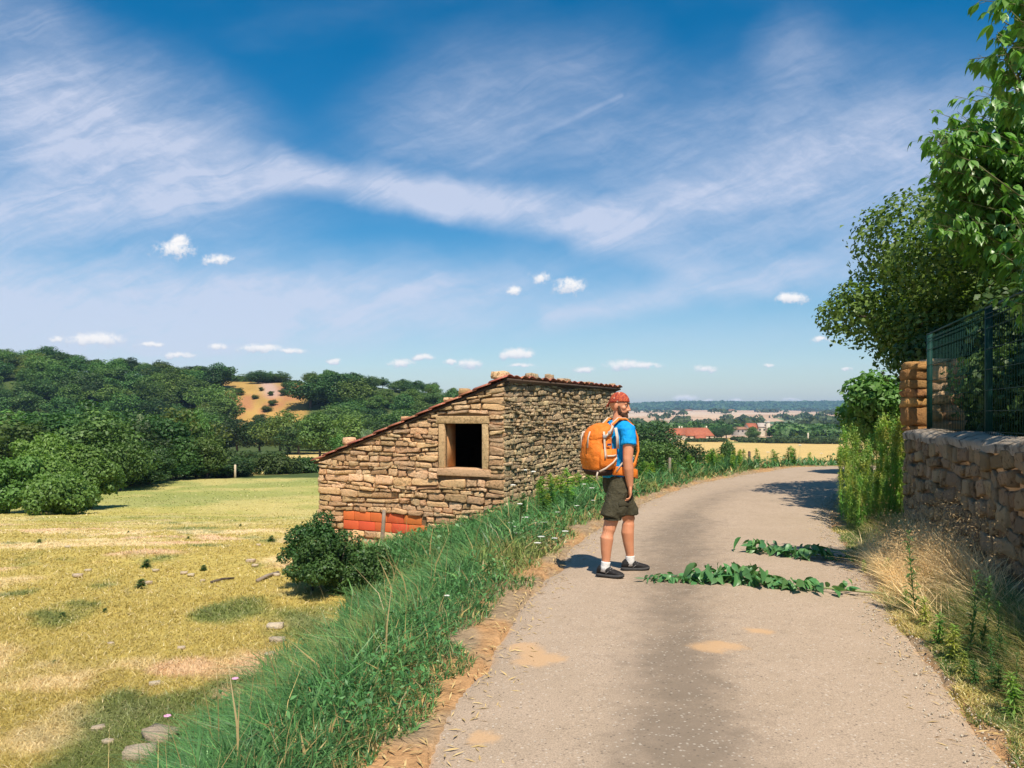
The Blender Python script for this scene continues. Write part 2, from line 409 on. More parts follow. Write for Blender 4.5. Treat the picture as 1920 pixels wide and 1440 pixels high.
def ground_col(X, Y, Z):
    dl = sdist(X, Y, LP); dr = -sdist(X, Y, RP)
    w = np.interp(Y, [5, 8, 11, 13, 17, 30, 40], [2.7, 3.1, 3.6, 4.2, 7.0, 7.0, 14])
    c = meadow_col(X, Y)
    n2 = fbm(X * 2, Y * 2, 71, 3)
    bank = c3(.045, .065, .025)
    c = mixc(c, np.tile(bank, (len(X), 1)), (dl > .2) * (1 - sstep(dl + (n2 - .5) * .8, w * .82, w * .96)) * (Y < 60))
    # right-hand verge and garden
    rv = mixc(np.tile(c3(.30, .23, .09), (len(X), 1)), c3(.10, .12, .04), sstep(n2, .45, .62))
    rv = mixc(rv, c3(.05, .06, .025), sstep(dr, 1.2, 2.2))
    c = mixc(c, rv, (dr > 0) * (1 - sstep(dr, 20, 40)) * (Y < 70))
    # straw and grit along the road edge
    edge = np.where(dl > 0, dl, np.maximum(dr, 0)); inside = (dl <= 0) & (dr <= 0)
    dirt = mixc(np.tile(c3(.47, .27, .125), (len(X), 1)), c3(.36, .26, .16), sstep(n2, .4, .6))
    c = mixc(c, dirt, np.where(inside, 1.0, 1 - sstep(edge + (fbm(X * 3, Y * 3, 77, 2) - .5) * .5, .22, .42)) * (Y < 60))
    # farther fields
    def put(c, mask, col, var=.12, s=91):
        v = 1 + (fbm(X / 9, Y / 9, s, 3) - .5) * var * 2
        return mixc(c, np.array(col)[None, :] * v[:, None], np.clip(mask, 0, 1))
    c = put(c, sstep(Y, 88, 96), (.07, .10, .03), .4)
    c = put(c, sstep(Y, 150, 160) * (1 - sstep(Y, 262, 272)) * (X < -20) * (X / np.maximum(Y, 1) > -.385), (.58, .43, .16))
    c = put(c, sstep(Y, 105, 110) * (1 - sstep(Y, 128, 134)) * (X < -30) * (X > -60), (.55, .43, .15))
    # orange dry hillside
    u = X / np.maximum(Y, 1)
    hm = sstep(u, -.365, -.357) * (1 - sstep(u, -.262, -.25)) * sstep(Y, 322, 332) * (1 - sstep(Y, 700, 800))
    c = put(c, hm, (.40, .25, .075), .35)
    red = hm * sstep(fbm(X / 14, Y / 22, 97, 3), .55, .64) * (Y < 430); c = put(c, red, (.40, .19, .085))
    sc = hm * np.exp(-((u + .305 - .0002 * (430 - Y)) / .010) ** 2) * sstep(Y, 395, 405) * (1 - sstep(Y, 445, 455)); c = put(c, sc * 1.2, (.46, .31, .24))
    cl = sstep(u, -.64, -.63) * (1 - sstep(u, -.565, -.555)) * sstep(Y, 300, 306) * (1 - sstep(Y, 342, 350)); c = put(c, cl, (.42, .36, .10))
    # valley fields to the right
    vf = (u > -.02) * sstep(Y, 150, 170)
    c = put(c, vf * (1 - sstep(Y, 640, 660)), (.60, .42, .155), .10)
    gs = vf * np.exp(-((Y - 505 - 60 * (u - .3)) / 14) ** 2); c = put(c, gs * (u > .27), (.20, .24, .07))
    # far patchwork
    rng = np.random.RandomState(5)
    m = Y > 620; Xm, Ym = X[m], Y[m]; lx = Xm / Ym * 40; ly = np.log(Ym) * 13
    sx = rng.uniform(-45, 45, 420); sy = rng.uniform(np.log(620) * 13, np.log(6000) * 13, 420)
    pal = np.array([(.56, .38, .24), (.60, .43, .28), (.50, .33, .20), (.60, .45, .32), (.18, .24, .10), (.10, .16, .07), (.45, .38, .2)])
    cid = rng.choice(7, 420, p=[.24, .24, .14, .14, .1, .07, .07])
    best = np.full(len(Xm), 1e9); who = np.zeros(len(Xm), int)
    for i in range(420):
        d = ((lx - sx[i]) / 2.4) ** 2 + (ly - sy[i]) ** 2
        k = d < best; best = np.where(k, d, best); who = np.where(k, i, who)
    fc = pal[cid[who]]
    fc = mixc(fc, c3(.03, .07, .04), sstep(Ym, 5000, 5200))
    c[m] = fc
    return np.clip(c, 0.004, .9)

def ground_material():
    m, nt, b, out = base_mat('meadow_and_fields')
    a = nt.nodes.new('ShaderNodeVertexColor'); a.layer_name = 'Col'; pos = coords(nt, 'World')
    n = nnoise(nt, pos, 5.5, 6, 0.7); n2 = nnoise(nt, pos, 34, 4, 0.7)
    f = (n * 0.55 + n2 * 0.45).smooth(0.3, 0.7, 0.62, 1.30)
    mul = nt.nodes.new('ShaderNodeMix'); mul.data_type = 'RGBA'; mul.blend_type = 'MULTIPLY'; mul.inputs[0].default_value = 1
    nt.links.new(a.outputs[0], mul.inputs[6]); nt.links.new(ncomb(nt, f, f, f), mul.inputs[7])
    nt.links.new(mul.outputs[2], b.inputs['Base Color']); b.inputs['Roughness'].default_value = 0.95
    b.inputs['Specular IOR Level'].default_value = 0.1
    nbump(nt, b, n2 * 0.6 + n * 0.4, 0.7, 0.06)
    return m
def build_ground():
    A = np.concatenate([np.linspace(-48, 48, 560), np.linspace(48, 312, 100)[1:-1]])
    A = np.radians(A); nA = len(A)
    rr = np.concatenate([[0.35], np.exp(np.linspace(math.log(.8), math.log(9000), 430))]); nR = len(rr)
    X = np.outer(rr, np.sin(A)); Y = np.outer(rr, np.cos(A))
    x, y = X.ravel(), Y.ravel(); z = HT(x, y)
    V = np.stack([x, y, z], 1); V = np.vstack([V, [[0, 0, -0.03]]])
    i = np.arange(nR - 1)[:, None]; j = np.arange(nA)[None, :]; j2 = (j + 1) % nA
    Fq = np.stack([i * nA + j, i * nA + j2, (i + 1) * nA + j2, (i + 1) * nA + j], -1).reshape(-1, 4)[:, ::-1]
    c = np.arange(nA); Ft = np.stack([np.full(nA, len(V) - 1), (c + 1) % nA, c], 1)
    col = ground_col(V[:, 0], V[:, 1], V[:, 2])
    o = mobj('ground', V, [Fq, Ft], ground_material(), smooth=True, col=col)
    tag(o, kind='structure')
build_ground()

def road_material():
    m, nt, b, out = base_mat('worn_tarmac'); pos = coords(nt, 'World')
    n = nnoise(nt, pos, 1.1, 5, 0.6); n2 = nnoise(nt, pos, 130, 3, 0.8); n3 = nnoise(nt, pos, 7, 5, 0.65)
    vo = nt.nodes.new('ShaderNodeTexVoronoi'); vo.inputs['Scale'].default_value = 62; nt.links.new(pos, vo.inputs['Vector'])
    vd = S(nt, vo.outputs['Distance']); vc = nt.nodes.new('ShaderNodeSeparateColor'); nt.links.new(vo.outputs['Color'], vc.inputs[0]); vr = S(nt, vc.outputs[0])
    at = nt.nodes.new('ShaderNodeVertexColor'); at.layer_name = 'Col'   # worn strip between the wheel tracks, sand spots
    spc = nt.nodes.new('ShaderNodeSeparateColor'); nt.links.new(at.outputs[0], spc.inputs[0])
    tar = S(nt, spc.outputs[0]); sand = S(nt, spc.outputs[1])
    tarm = ((tar + (n3 - 0.5) * 0.9 + (n - 0.5) * 1.1)).smooth(0.1, 1.05)
    c = nmix(nt, n.smooth(0.3, 0.7), (.395, .300, .210), (.44, .335, .240))
    c = nmix(nt, n3.smooth(0.5, 0.75, 0, 0.35), c, (.31, .235, .16))
    c = nmix(nt, tarm * (n2.smooth(.3, .65, .45, 1.0)) * 0.85, c, (.150, .118, .085))
    grain = n2.smooth(0.25, 0.75, 0.62, 1.3)
    c = nmix(nt, 1.0, c, ncomb(nt, grain, grain, grain), 'MULTIPLY')
    c = nmix(nt, (vr.smooth(0.86, 0.96) * vd.smooth(0.30, 0.55, 1, 0)) * 0.42, c, (.66, .60, .50))
    c = nmix(nt, (vr.smooth(0.0, 0.14, 1, 0) * vd.smooth(0.3, 0.55, 1, 0)) * 0.55, c, (.07, .06, .05))
    c = nmix(nt, (sand + (n3 - 0.5) * 0.9 + (n2 - .5) * .5).smooth(0.35, 0.80) * 0.75, c, (.56, .35, .18))
    nt.links.new(c, b.inputs['Base Color']); b.inputs['Roughness'].default_value = 0.9; b.inputs['Specular IOR Level'].default_value = 0.15
    nbump(nt, b, n2 * 0.5 + vd * 0.5, 0.55, 0.006)
    return m
def resample(poly, n):
    seg = np.hypot(*np.diff(poly, axis=0).T); s = np.concatenate([[0], np.cumsum(seg)])
    t = np.linspace(0, s[-1], n)
    # Catmull-like smoothing: interpolate then average
    P = np.stack([np.interp(t, s, poly[:, 0]), np.interp(t, s, poly[:, 1])], 1)
    for _ in range(30): P[1:-1] = (P[:-2] + 2 * P[1:-1] + P[2:]) / 4
    return P
NR = 420
LR, RR = resample(LP, NR), resample(RP, NR)
def build_road():
    rng = np.random.RandomState(3); nc = 34
    t = np.linspace(0, 1, nc)
    P = LR[:, None, :] * (1 - t)[None, :, None] + RR[:, None, :] * t[None, :, None]
    s = np.arange(NR)
    jl = (fbm(s * .16, s * 0, 5, 4) - .5) * .42 + (rng.rand(NR) - .5) * .03; jr = (fbm(s * .16, s * 0 + 7, 6, 4) - .5) * .42 + (rng.rand(NR) - .5) * .03
    dirv = (RR - LR) / np.linalg.norm(RR - LR, axis=1)[:, None]
    wl = np.clip(1 - t / .25, 0, 1); wr = np.clip((t - .75) / .25, 0, 1)
    P = P + dirv[:, None, :] * (jl[:, None] * wl[None, :] + jr[:, None] * wr[None, :])[:, :, None]
    Z = zroad(P[:, :, 1]) + 0.004 + 0.035 * (1 - (2 * t - 1) ** 2)[None, :] - .004
    # skirts down into the verge
    Z[:, 0] -= .03; Z[:, -1] -= .03
    V = np.concatenate([P, Z[:, :, None]], 2).reshape(-1, 3)
    i = np.arange(NR - 1)[:, None]; j = np.arange(nc - 1)[None, :]
    Fq = np.stack([i * nc + j, i * nc + j + 1, (i + 1) * nc + j + 1, (i + 1) * nc + j], -1).reshape(-1, 4)
    x, y = V[:, 0], V[:, 1]; tt = np.tile(t, NR)
    cen = .40 + .05 * np.sin(y * .35) - .06 * sstep(y, 4, 2); wd = .15 + .03 * np.sin(y * .8)
    tar = np.exp(-((tt - cen) / wd) ** 2) * np.interp(y, [0, 3, 12, 17, 22], [1, 1, .85, .45, .1])
    sand = np.zeros(len(V))
    for px, py, a, bb in ((1345, 1222, .23, .10), (1420, 1190, .13, .08), (1340, 1145, .07, .05), (905, 1388, .09, .07), (1010, 1240, .22, .12), (985, 1215, .16, .1)):
        Yp = 2400 / (py - 780); Xp = px2(px, Yp); sand = np.maximum(sand, np.exp(-(((x - Xp) / a) ** 2 + ((y - Yp) / (bb * 1.6)) ** 2) ** 1.5))
    edge = np.minimum(tt, 1 - tt) * 3.2
    sand = np.maximum(sand, .55 * np.exp(-edge / .12) * (fbm(x * 2, y * 2, 8, 3) > .42))
    col = np.stack([tar, sand, sand * 0], 1)
    tag(mobj('road', V, Fq, road_material(), smooth=True, col=col), kind='structure')
build_road()
# ------------------------------------------------------------------ stonework
def stone_geo(quad, out, rnd, joint=0.012, n_side=3, back=0.07):
    """one rough stone: outline from four (u, v) corners, rounded, bulging by `out`; returns verts (u, out, v) and faces"""
    q = [Vector((p[0], p[1])) for p in quad]; c = sum(q, Vector((0, 0))) / 4
    pts = []
    for k in range(4):
        a, b = q[k], q[(k + 1) % 4]
        for t in (.05, .30 + rnd.uniform(-.1, .1), .70 + rnd.uniform(-.1, .1)): pts.append(a.lerp(b, t))
    pts2 = []
    hmin = min((q[3] - q[0]).length, (q[2] - q[1]).length, (q[1] - q[0]).length)
    for p in pts:
        d = p - c; L = max(d.length, 1e-4)
        pts2.append(c + d * max(0.3, (1 - joint / L * rnd.uniform(.6, 1.7))) + Vector((rnd.uniform(-1, 1), rnd.uniform(-1, 1))) * hmin * .075)
    n = len(pts2); V = []; tilt = Vector((rnd.uniform(-.16, .16), rnd.uniform(-.2, .2)))
    for sc, o in ((1.0, -back), (1.0, out * .55), (.95, out * .88), (.74, out)):
        for p in pts2:
            d = p - c; qv = c + d * sc
            oo = o if o < 0 else o + d.dot(tilt) * .5 + rnd.uniform(-.2, .2) * out
            V.append((qv.x, oo, qv.y))
    V.append((c.x, out * rnd.uniform(.85, 1.25), c.y))
    Fa = []
    for r in range(3):
        for k in range(n): Fa.append((r * n + k, r * n + (k + 1) % n, (r + 1) * n + (k + 1) % n, (r + 1) * n + k))
    for k in range(n): Fa.append((3 * n + k, 3 * n + (k + 1) % n, 4 * n))
    return V, Fa
def place(V, O, U, N):
    O, U, N = Vector(O), Vector(U), Vector(N)
    return [O + U * u + N * o + Vector((0, 0, v)) for (u, o, v) in V]

def stone_mat(name, c1, c2, dark, pale, lichen, dark_t=(.52, .66), var=.30):
    m, nt, b, out = base_mat(name); co = coords(nt, 'World')
    g = nt.nodes.new('ShaderNodeNewGeometry'); r = S(nt, g.outputs['Random Per Island'])
    oi = nt.nodes.new('ShaderNodeObjectInfo'); q = S(nt, oi.outputs['Random'])
    rr = (r + q)._m('FRACT')
    c = nmix(nt, rr, c1, c2)
    c = nmix(nt, nnoise(nt, co, 6, 5, .65).smooth(.35, .7, 0, .7), c, c2)
    c = nmix(nt, (nnoise(nt, co, 17, 6, .72) + (rr * 3.3)._m('FRACT') * .12 - .06).smooth(*dark_t) * .85, c, dark)
    c = nmix(nt, nnoise(nt, ncomb(nt, S(nt, nt.nodes.new('ShaderNodeValue').outputs[0]), 0, 0) if False else co, 29, 5, .7).smooth(.60, .74) * .6, c, pale)
    c = nmix(nt, nnoise(nt, co, 3.1, 6, .7).smooth(.60, .72) * .45, c, lichen)
    h = nt.nodes.new('ShaderNodeHueSaturation'); nt.links.new(c, h.inputs['Color'])
    nt.links.new(((rr * 9.7)._m('FRACT') * (2 * var) + (1 - var)).k, h.inputs['Value'])
    nt.links.new(((rr * 5.3)._m('FRACT') * .018 + .488).k, h.inputs['Hue'])
    nt.links.new(h.outputs[0], b.inputs['Base Color']); b.inputs['Roughness'].default_value = .92; b.inputs['Specular IOR Level'].default_value = .15
    nbump(nt, b, nnoise(nt, co, 22, 8, .78), 1.0, .055)
    return m
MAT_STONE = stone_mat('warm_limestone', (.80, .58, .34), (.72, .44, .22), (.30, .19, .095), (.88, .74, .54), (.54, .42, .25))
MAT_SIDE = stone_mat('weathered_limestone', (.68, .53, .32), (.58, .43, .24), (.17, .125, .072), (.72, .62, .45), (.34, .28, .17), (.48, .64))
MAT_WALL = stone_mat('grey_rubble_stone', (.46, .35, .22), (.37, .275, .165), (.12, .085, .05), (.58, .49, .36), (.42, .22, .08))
MAT_MORTAR = M('earth_mortar', (.30, .19, .10), (.21, .13, .07), 9, .95, .7, 50, .02)
MAT_DRESSED = stone_mat('dressed_limestone', (.76, .53, .30), (.70, .45, .23), (.36, .22, .11), (.82, .67, .46), (.64, .42, .20), (.50, .64), .06)
MAT_REVEAL = M('ochre_render', (.52, .25, .095), (.58, .33, .15), 7, .9, .5, 40, .01)
MAT_BRICK = M('orange_hollow_brick', (.66, .155, .045), (.60, .13, .04), 6, .8, .25, 60, .006, obj_var=.03)
MAT_TILE = M('clay_roof_tile', (.42, .15, .08), (.30, .105, .06), 11, .85, .5, 40, .01, c3=(.36, .29, .20), s3=16, t3=(.6, .72), obj_var=.28)
MAT_WOOD = M('silvered_wood', (.32, .26, .20), (.22, .17, .125), 14, .9, .6, 60, .01)
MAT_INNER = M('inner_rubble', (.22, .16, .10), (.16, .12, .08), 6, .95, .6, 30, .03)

BEAM = M('old_dark_beam', (.10, .065, .045), (.07, .045, .03), 12, .9, .5, 40, .01)
def stone_house():
    rnd = random.Random(7)
    C0 = Vector((-.18, 18.0, 0)); dS = Vector((.46, .888, 0)).normalized(); dG = Vector((-.888, .46, 0)).normalized()
    Lg, Ls, TH = 5.36, 7.3, .45; zb = -2.1
    zroof = lambda u: 2.46 - .362 * u
    nG = -dS; nS = -dG                                     # outward normals of gable and side wall
    W = (.55, 1.56, .40, 1.415)                            # window opening u0,u1,z0,z1
    B = (2.06, 4.56, -1.23, -.77)                          # brick infill
    root = empty('stone_house', C0 + Vector((0, 0, gz(C0.x, C0.y))))
    inv = Matrix.Translation(-root.location)
    P = lambda u, o, s, z: C0 + dG * u + dS * (-o + s) + Vector((0, 0, z))
    def put(mb, name, mat, par=root, smooth=False):
        mb.xf(inv); return mb.build(name, mat, par, smooth)
    # wall cores
    def prism(mb, poly, s0, s1):                            # poly in (u, z), extruded along dS
        n = len(poly); V = [P(u, 0, s0, z) for u, z in poly] + [P(u, 0, s1, z) for u, z in poly]
        mb.add(V, [tuple(range(n)), tuple(range(2 * n - 1, n - 1, -1))] + [(k, k + n, (k + 1) % n + n, (k + 1) % n) for k in range(n)])
    e = .012
    mb = MB()
    prism(mb, [(e, zb), (W[0], zb), (W[0], zroof(W[0]) - .11), (e, zroof(0) - .11)], .02, TH)
    prism(mb, [(W[0], zb), (W[1], zb), (W[1], W[2] - .02), (W[0], W[2] - .02)], .02, TH)
    prism(mb, [(W[0], W[3] + .02), (W[1], W[3] + .02), (W[1], zroof(W[1]) - .11), (W[0], zroof(W[0]) - .11)], .02, TH)
    prism(mb, [(W[1], zb), (Lg, zb), (Lg, zroof(Lg) - .11), (W[1], zroof(W[1]) - .11)], .02, TH)
    put(mb, 'gable_wall', MAT_MORTAR)
    mb = MB(); prism(mb, [(.02, zb), (TH, zb), (TH, zroof(TH) - .11), (.02, zroof(0) - .11)], TH, Ls - TH); put(mb, 'side_wall', MAT_MORTAR)
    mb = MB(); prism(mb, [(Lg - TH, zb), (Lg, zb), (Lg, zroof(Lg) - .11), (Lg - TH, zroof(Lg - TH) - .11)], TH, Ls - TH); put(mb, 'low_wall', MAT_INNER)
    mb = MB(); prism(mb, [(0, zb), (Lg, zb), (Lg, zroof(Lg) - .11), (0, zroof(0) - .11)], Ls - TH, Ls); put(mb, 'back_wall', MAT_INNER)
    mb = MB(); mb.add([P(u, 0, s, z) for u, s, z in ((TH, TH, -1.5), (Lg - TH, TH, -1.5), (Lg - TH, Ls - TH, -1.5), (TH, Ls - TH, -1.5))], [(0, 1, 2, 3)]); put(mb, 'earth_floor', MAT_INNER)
    # gable stones
    stones = 0
    def blocked(u0, u1, z0, z1, rects): return [r for r in rects if u0 < r[1] and u1 > r[0] and z0 < r[3] - .01 and z1 > r[2] + .01]
    J = .17                                                # jamb width
    rects = [(W[0] - J, W[1] + J, W[2] - .20, W[3] + .19), (B[0], B[1], B[2], B[3])]
    stone_group = []
    z = -1.55
    edges = [-1.55, -1.42, -1.23]
    while edges[-1] < -.78: edges.append(edges[-1] + .153)
    z = edges[-1]
    while z < 2.5:
        z += rnd.choice([.085, .11, .12, .14, .15, .17, .20]); edges.append(z)
    row = 0
    wv = lambda zz, u: (.028 * math.sin(u * 1.9 + zz * 7.3) + .016 * math.sin(u * 5.3 + zz * 13)) * (1 if zz > -.7 else .2)
    for z0, z1 in zip(edges[:-1], edges[1:]):
        zc = (z0 + z1) / 2; row += 1
        umax = min(Lg, (2.46 - .10 - z0) / .362)
        bl = [r for r in rects if r[2] - .03 < zc < r[3] + .03]
        ivs = []; a = -.02
        for r in sorted(bl): ivs.append((a, r[0])); a = r[1]
        ivs.append((a, umax))
        for a, b in ivs:
            u = a
            if b - a < .06: continue
            while u < b - 1e-4:
                w = rnd.choice([.16, .22, .3, .36, .42, .5, .62]) * (1.25 if z1 - z0 > .14 else 1)
                if u == a == -.02: w = rnd.choice([.32, .5, .42, .6])
                if b - (u + w) < .14: w = b - u
                w = min(w, b - u)
                jz = lambda: rnd.uniform(-.022, .022)
                tl = min(z1 + jz() + wv(z1, u), zroof(u) - .10); tr = min(z1 + jz() + wv(z1, u + w), zroof(u + w) - .10)
                if min(tl, tr) - z0 > .025 or (tl - z0 > .05):
                    tr = max(tr, z0 + .012)
                    q = [(u, z0 + jz() + wv(z0, u)), (u + w, z0 + jz() + wv(z0, u + w)), (u + w + rnd.uniform(-.03, .03), tr), (u + rnd.uniform(-.03, .03), tl)]
                    V, Fa = stone_geo(q, rnd.uniform(.022, .075), rnd, .015)
                    mb = MB(); mb.add([P(uu, o, 0, v) for uu, o, v in V], Fa)
                    put(mb, 'stone', MAT_STONE); stones += 1
                u += w
    # window surround
    def slab(u0, u1, z0, z1, out, s1, name, mat=MAT_DRESSED):
        mb = MB(); mb.add([P(u, 0, s, z) for s in (-out, s1) for z in (z0, z1) for u in (u0, u1)],
                          [(0, 1, 3, 2), (4, 6, 7, 5), (0, 4, 5, 1), (2, 3, 7, 6), (0, 2, 6, 4), (1, 5, 7, 3)])
        o = put(mb, name, mat); bv = o.modifiers.new('b', 'BEVEL'); bv.width = .014; bv.segments = 2; return o
    win = empty('window'); win.parent = root
    def wslab(*a, **k):
        o = slab(*a, **k); o.parent = win; return o
    wslab(W[0] - J + .01, W[0], W[2] - .012, W[3] + .004, .045, .42, 'window_jamb')
    wslab(W[1], W[1] + J - .01, W[2] - .012, W[3] + .004, .045, .10, 'window_jamb')
    wslab(W[1] + .03, W[1] + J, W[2] + .0, W[3] + .0, -.101, .44, 'window_reveal', MAT_REVEAL)
    wslab(W[0] - J - .02, W[1] + J + .06, W[3] + .008, W[3] + .185, .055, .46, 'lintel')
    wslab(W[0] - J - .06, W[1] + J + .02, W[2] - .19, W[2] - .016, .075, .46, 'window_sill')
    mb = MB(); mb.add([P(u, 0, s, z) for s in (.10, .45) for z in (W[2], W[3]) for u in (W[1] - .012, W[1] + .03)],
                      [(0, 1, 3, 2), (4, 6, 7, 5), (0, 4, 5, 1), (2, 3, 7, 6), (0, 2, 6, 4), (1, 5, 7, 3)])
    put(mb, 'plaster_reveal', MAT_REVEAL).parent = win
    # orange bricks
    for r in range(2):
        h = (B[3] - B[2]) / 2
        us = [B[0] + (0 if r else .0)]
        off = .0 if r == 0 else .26
        u = B[0] + (.02 if r == 0 else .16)
        first = True
        while u < B[1] - .05:
            w = (.5 if not first else (.5 if r == 0 else .5)); first = False
            w = min(w, B[1] - u)
            slab(u + .006, u + w - .006, B[2] + r * h + .006, B[2] + (r + 1) * h - .006, .022 + rnd.uniform(-.004, .004), .10, 'brick', MAT_BRICK)
            u += w
    # side wall masonry: small stones, many hundreds
    mb = MB(); z = -1.3; faces = []
    while z < 2.36:
        h = rnd.choice([.065, .08, .09, .10, .12, .14]); s = -.02; z1 = min(z + h, 2.36)
        while s < Ls:
            w = rnd.choice([.10, .14, .18, .22, .28, .34]) * (1.3 if s < .1 else 1); w = min(w, Ls + .02 - s) if Ls + .02 - (s + w) > .08 else Ls + .02 - s
            jz = lambda: rnd.uniform(-.014, .014)
            ws = lambda x, zz: .03 * math.sin(x * 1.6 + zz * 5) + .015 * math.sin(x * 4.7 + zz * 11)
            q = [(s, z + jz() + ws(s, z)), (s + w, z + jz() + ws(s + w, z)), (s + w + rnd.uniform(-.03, .03), z1 + jz() + ws(s + w, z1)), (s + rnd.uniform(-.03, .03), z1 + jz() + ws(s, z1))]
            V, Fa = stone_geo(q, rnd.uniform(.008, .07) * rnd.choice([1, 1, 1.25]), rnd, .010, back=.05)
            mb.add([C0 + dS * ss + nS * o + Vector((0, 0, v)) for ss, o, v in V], [f[::-1] for f in Fa])
            s += w
        z = z1
        if z >= 2.36: break
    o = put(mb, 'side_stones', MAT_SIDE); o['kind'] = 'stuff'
    # roof: boards, then rows of clay tiles
    sl = math.atan(.362)
    dR = (dG * math.cos(sl) - Vector((0, 0, math.sin(sl)))).normalized(); nR = dR.cross(dS).normalized()
    if nR.z < 0: nR = -nR
    O = P(0, 0, 0, zroof(0)) - dR * .14 - dS * .12
    roof = empty('roof'); roof.parent = root
    mb = MB(); Lr = Lg / math.cos(sl) + .34
    mb.add([O + dR * a + dS * s + nR * t for t in (-.10, -.055) for s in (.05, Ls + .2) for a in (.03, Lr - .05)],
           [(0, 1, 3, 2), (4, 6, 7, 5), (0, 4, 5, 1), (2, 3, 7, 6), (0, 2, 6, 4), (1, 5, 7, 3)])
    put(mb, 'roof_boards', BEAM).parent = roof
    tb = MB(); nseg = 6; tl, tw, th = .50, .39, .058
    V = []
    for a, lift in ((0, .0), (tl, .0)):
        for t in (0, .016):
            for k in range(nseg + 1):
                x = k / nseg; V.append((a, x * tw, th * math.sin(math.pi * x) ** .8 + t + (0.022 if a else -.0)))
    n = nseg + 1; Fa = []
    for k in range(nseg):
        Fa += [(k, k + 1, 2 * n + k + 1, 2 * n + k), (n + k, 3 * n + k, 3 * n + k + 1, n + k + 1), (k, n + k, n + k + 1, k + 1), (2 * n + k, 2 * n + k + 1, 3 * n + k + 1, 3 * n + k)]
    Fa += [(0, 2 * n, 3 * n, n), (n - 1, 2 * n - 1, 4 * n - 1, 3 * n - 1)]
    tb.add(V, Fa); tme = tb.mesh('roof_tile', MAT_TILE)
    rows, colsn = 14, 20; da = (Lr - .5) / (rows - 1); dw = (Ls + .26 - tw) / (colsn - 1)
    for i in range(rows):
        for j in range(colsn):
            o = link('roof_tile', tme, roof)
            p = O + dR * (Lr - tl - i * da + rnd.uniform(-.03, .03)) + dS * (j * dw + rnd.uniform(-.015, .015)) + nR * (-.047 + .006 * (i % 2) + .003 * (j % 2) + rnd.uniform(0, .008))
            m = Matrix((dR, dS, nR)).transposed().to_4x4(); m = Matrix.Translation(p - root.location) @ m @ Matrix.Rotation(rnd.uniform(-.03, .03), 4, 'Z') @ Matrix.Rotation(R(-1.5), 4, 'Y')
            o.matrix_local = m
    # timber under the verge
    mb = MB(); mb.add([O + dR * a + dS * s + nR * t for t in (-.17, -.102) for s in (.10, .19) for a in (.08, Lr - .15)],
                      [(0, 1, 3, 2), (4, 6, 7, 5), (0, 4, 5, 1), (2, 3, 7, 6), (0, 2, 6, 4), (1, 5, 7, 3)])
    put(mb, 'verge_beam', BEAM).parent = roof
    tag(root, 'small ruined stone barn with single-pitch tiled roof and empty window', 'barn')
    # stones lying on the tiles
    def rock(c, d, seed, label, mat=MAT_STONE, name='loose_stone', group=None, rz=0):
        o = link(name, rock_mesh(d, seed, mat)); o.location = c; o.rotation_euler = (0, 0, rz)
        tag(o, label, 'stone', group); return o
    g = 'stones weighing down the barn roof'
    rl = lambda a, s, t: O + dR * a + dS * s + nR * t
    for a, s, d, lab in ((.30, .30, (.52, .34, .20), 'large flat stone lying on the highest corner of the barn roof'),
                         (1.28, .26, (.34, .26, .15), 'pale stone on barn roof edge just below the peak'),
                         (1.75, .26, (.34, .22, .10), 'thin flat stone on barn roof edge above the window'),
                         (3.05, .24, (.2, .2, .10), 'small stone halfway down the barn roof edge'),
                         (4.88, .26, (.36, .3, .2), 'lichen covered block on the barn roof near its low eave')):
        rock(rl(a, s, .03 + d[2] * .5), d, int(a * 100), lab, group=None, rz=rnd.uniform(0, 3))
    for s, d, lab in ((1.6, (.42, .24, .15), 'dark stone on the barn ridge nearest the roof corner'), (2.6, (.26, .2, .17), 'upright pale stone on the barn ridge'),
                      (3.5, (.5, .24, .10), 'long low stone along the barn ridge'), (5.2, (.44, .24, .08), 'flat stone on the far half of the barn ridge'), (7.1, (.22, .2, .10), 'small stone on the far end of the barn ridge')):
        rock(rl(.12, s, .02 + d[2] * .5), d, int(s * 37), lab, MAT_SIDE, rz=math.atan2(dS.y, dS.x))
    # leaning stake before the bricks
    u = 3.16; b = P(u, .28, 0, 0); zg = gz(b.x, b.y)
    mb = MB(); mb.tube([(0, 0, -.1), (.0, 0, .3), (.015, 0, .62), (.02, 0, .90)], [.055, .052, .048, .04], 7)
    o = mb.build('wooden_stake', MAT_WOOD); o.location = (b.x, b.y, max(zg, -1.55)); o.rotation_euler = (R(3), R(2), 0)
    tag(o, 'grey weathered wooden stake standing before the orange bricks', 'stake')
def rock_mesh(d, seed, mat):
    rnd = random.Random(seed); mb = MB(); mb.ell((0, 0, 0), (.5, .5, .5), 10, 7)
    V = []
    for v in mb.V:
        v = Vector(v); m = max(abs(v.x), abs(v.y), abs(v.z)); v = v * (.5 / m) * .80 + v * .20
        f = 1 + .34 * (vnoise(np.array([v.x * 3.1 + seed]), np.array([v.y * 3.1 + v.z * 4.7]), seed)[0] - .5) + rnd.uniform(-.055, .055)
        V.append((v.x * f * d[0], v.y * f * d[1], v.z * f * d[2]))
    mb.V = V
    return mb.mesh('loose_stone', mat)
stone_house()

